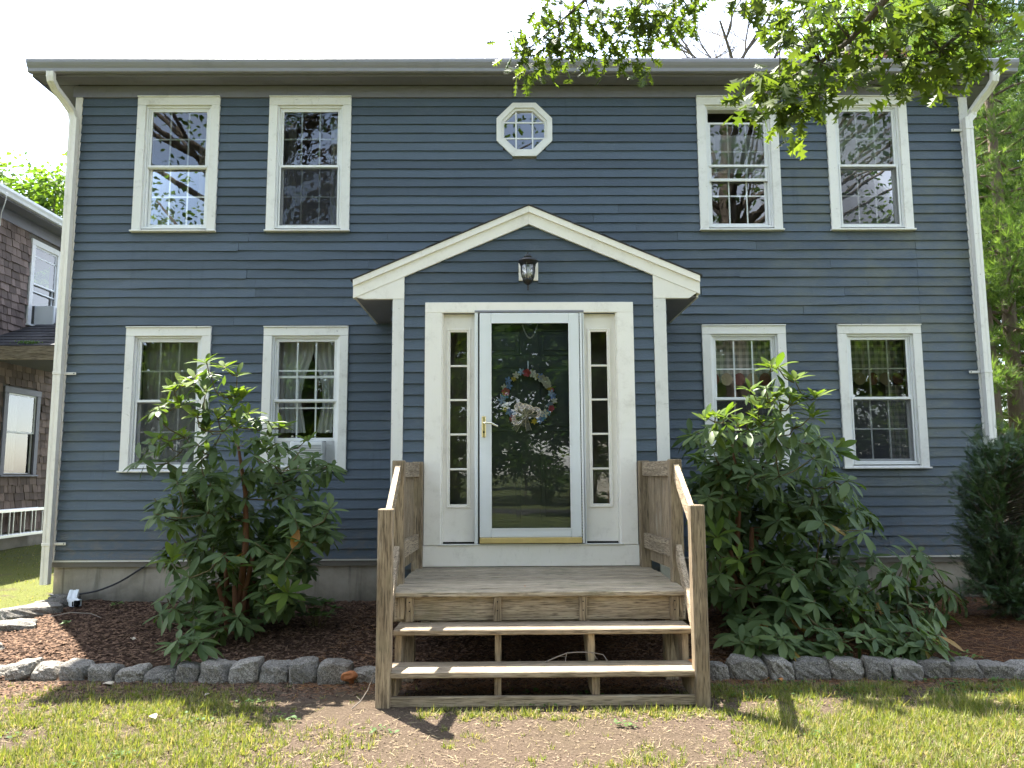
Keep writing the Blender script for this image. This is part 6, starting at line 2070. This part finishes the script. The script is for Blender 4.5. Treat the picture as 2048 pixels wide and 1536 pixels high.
# right bough (near, large leaves)
for u, v in [(1500,190),(1510,215),(1540,205),(1560,235),(1590,225),(1620,240),(1600,190),(1570,175),(1640,200),(1640,160),(1610,140),(1530,165),(1560,140),(1660,120),(1680,150),(1700,110),(1720,140),(1650,90),(1600,95),(1580,60),(1570,30),(1620,50),(1660,40),(1640,10),(1700,20),(1690,60),(1740,60),(1760,20),(1600,5),(1560,80),(1650,175),(1590,210)]:
    spray(u, v, -4.4, 10, .115, .066, B1)
for u, v in [(1760,100),(1790,70),(1820,40),(1850,20),(1880,40),(1860,75),(1830,100),(1800,130),(1770,150),(1810,160),(1850,140),(1890,120),(1920,140),(1950,120),(1940,80),(1960,40),(1985,60),(1970,95),(1910,60),(1840,170),(1880,165),(1780,40),(1910,20),(1950,10),(1800,10),(1750,0),(1840,0),(1985,20),(1930,110),(1900,90)]:
    spray(u, v, -4.4, 10, .115, .066, B2)
# left bough (further, against the sky)
for u, v in [(1030,85),(1045,105),(1060,75),(1075,110),(1090,90),(1050,130),(1100,120),(1115,95),(1130,75),(1110,60),(1090,40),(1120,25),(1150,40),(1160,70),(1170,100),(1150,120),(1190,60),(1180,25),(1200,10),(1140,5),(1100,10),(1210,40)]:
    spray(u, v, -2.35, 12, .12, .085, B3)
for u, v in [(1230,20),(1250,50),(1240,80),(1260,100),(1230,115),(1270,130),(1280,90),(1290,60),(1310,40),(1300,15),(1330,25),(1340,50),(1350,10),(1375,15),(1370,40),(1270,20),(1320,65),(1210,90),(1385,-10),(1250,-5)]:
    spray(u, v, -2.6, 13, .12, .085, B4)
for u, v in [(1500,0),(1520,12),(1540,-5),(1480,-12),(1515,25),(1560,5)]:
    spray(u, v, -3.5, 8, .13, .06, B5)
# the rest of its crown, above and behind the camera
r5 = random.Random(77)
up = []
for k in range(60):
    for _t in range(20):
        q = Vector((r5.gauss(0, 1), r5.gauss(0, 1), r5.gauss(0, 1))).normalized() * r5.random() ** .4
        c = Vector((5.0 + q.x * 6.5, -9.0 + q.y * 6.0, 9.0 + q.z * 4.2))
        if clear_view(c, 220) and shade_ok(c): break
    else: continue
    s_ = Vector((5.35, -9.4, 4.0 + (c.z - 4.8) * .6))
    lb.tube([s_, s_.lerp(c, .5) + Vector((0, 0, -.2)), c], [.06, .035, .012], 5)
    for j in range(110):
        d_ = Vector((r5.gauss(0, 1), r5.gauss(0, 1), r5.gauss(0, .7)))
        if not clear_view(c + d_ * .75, 30): continue
        up.append((c + d_ * .75, d_ + Vector((r5.gauss(0, .5), r5.gauss(0, .5), -.5))))
lb.build('limbs', M['bark'], ob, True)['kind'] = 'stuff'
leaves.sort(key=lambda q: -q[3] / max(.5, (q[0] - CAM).dot(_F)) + (1 if not (0 < pix(q[0])[0] < 2048 and -20 < pix(q[0])[1] < 400) else 0))
Mx = frames([q[0] for q in leaves], [q[1] for q in leaves], [q[2] for q in leaves], [q[3] for q in leaves])
om = mesh_of('leaf', OAK, M['oak'])
for i in range(300):
    link(bpy.data.objects.new('leaf', om), ob, Matrix(Mx[i].tolist()))
v_, f_ = stamp(OAK[0], OAK[1], Mx[300:])
o = link(bpy.data.objects.new('foliage', fast_mesh('foliage', v_, f_, M['oak'], True, np.repeat(nrg.random(len(leaves) - 300), len(OAK[0])))), ob)
o['kind'] = 'stuff'
n = len(up)
v_, f_ = stamp(SL[0], SL[1], frames(np.array([tuple(q[0]) for q in up]), np.array([tuple(q[1]) for q in up]), rdir(n) + np.array([0, 0, .7]), nrg.uniform(.10, .17, n)))
o = link(bpy.data.objects.new('crown', fast_mesh('crown', v_, f_, M['dark_leaf'], False, np.repeat(nrg.random(n), 4))), ob)
o['kind'] = 'stuff'

# across the street, behind the camera: seen in the glass
for k, (x, y, h, r, kind, lab) in enumerate(((-17, -30, 15, 5.5, 0, 'leafy tree across the street, far left behind the viewer'), (-9, -27, 13, 5.0, 1, 'darker leafy tree across the street, left behind the viewer'), (-2.5, -31, 16, 5.5, 0, 'tall leafy tree across the street, straight behind the viewer'), (2.6, -19, 9, 3.4, 1, 'slim-trunked leafy tree on the verge behind the viewer'), (11, -33, 15, 5.5, 1, 'dark leafy tree across the street, right behind the viewer'), (18, -27, 14, 5.5, 0, 'leafy tree across the street, far right behind the viewer'), (26, -30, 15, 5.0, 1, 'dark leafy tree at the far right end of the street'), (-26, -26, 14, 5.0, 1, 'dark leafy tree at the far left end of the street'))):
    limb_tree('street_tree', lab, (x, y, 0), h, r, 80, 130, .30, M['maple'] if kind == 0 else M['dark_leaf'], .26, 1.6 if h > 10 else 2.4, 'trees across the street', seed=50 + k)
for k in range(11):
    limb_tree('wood_tree', '%s tree of the dark wood far across the street, from its left end' % ('first', 'second', 'third', 'fourth', 'fifth', 'sixth', 'seventh', 'eighth', 'ninth', 'tenth', 'eleventh')[k], (-33 + 6.2 * k + (3 if k > 5 else 0), -52 - (k % 2) * 4, 0), 15 + (k * 7 % 4), 5.2, 46, 90, .62, M['dark_leaf'], .3, .3, 'dark wood across the street', seed=120 + k)
pine_tree('pine_tree', 'dark pine across the street, right behind the viewer', (6.5, -24, 0), 15, 3.6, 26, M['pine'], .25, .12, seed=70, tuft=.34, dens=.7)
for k in range(9):
    limb_tree('hedge_bush', '%s bush of the hedge across the street, counted from its left end' % ('first', 'second', 'third', 'fourth', 'fifth', 'sixth', 'seventh', 'eighth', 'ninth')[k], (-21.5 + 3.2 * k, -27.5 - (k % 3) * .8, 0), 4.6, 2.3, 34, 110, .22, M['dark_leaf'] if k % 2 else M['maple'], .06, .1, 'hedge across the street', seed=90 + k)['category'] = 'bush'
wh = thing('white_house', (10, -40, 0), 'white clapboard house across the street, behind the viewer', 'house')
MB().box(5.2, 15.2, -46, -38, 0, 5.4).build('wall', M['trim_clean'], wh)
MB().prism([(4.8, 5.41), (15.6, 5.41), (10.2, 8.6)], -46.4, -37.6).build('roof', M['asphalt'], wh)
for x in (6.7, 9.3, 12.9):
    for z in (.9, 3.4):
        f_ = MB(); frame4(f_, x, x + 1.0, z, z + 1.5, -37.999, -37.94, .09, .09, .09, .09, 0); wfr = f_.build('window', M['vinyl'], wh)
        MB().box(x + .09, x + .91, -37.998, -37.97, z + .09, z + 1.41).build('pane', M['dark'], wfr)
MB().box(11.1, 12.1, -37.999, -37.94, .1, 2.2).build('door', M['red_cloth'], wh)
rd = MB().box(-200, 200, -25.0, -21.8, .02, .034).build('road', m_plain('grey_asphalt', (.055, .055, .057), .9, .2, var=.2, scale=30, bump=.3))
tag(rd, 'grey asphalt street behind the viewer', 'road', kind='structure')
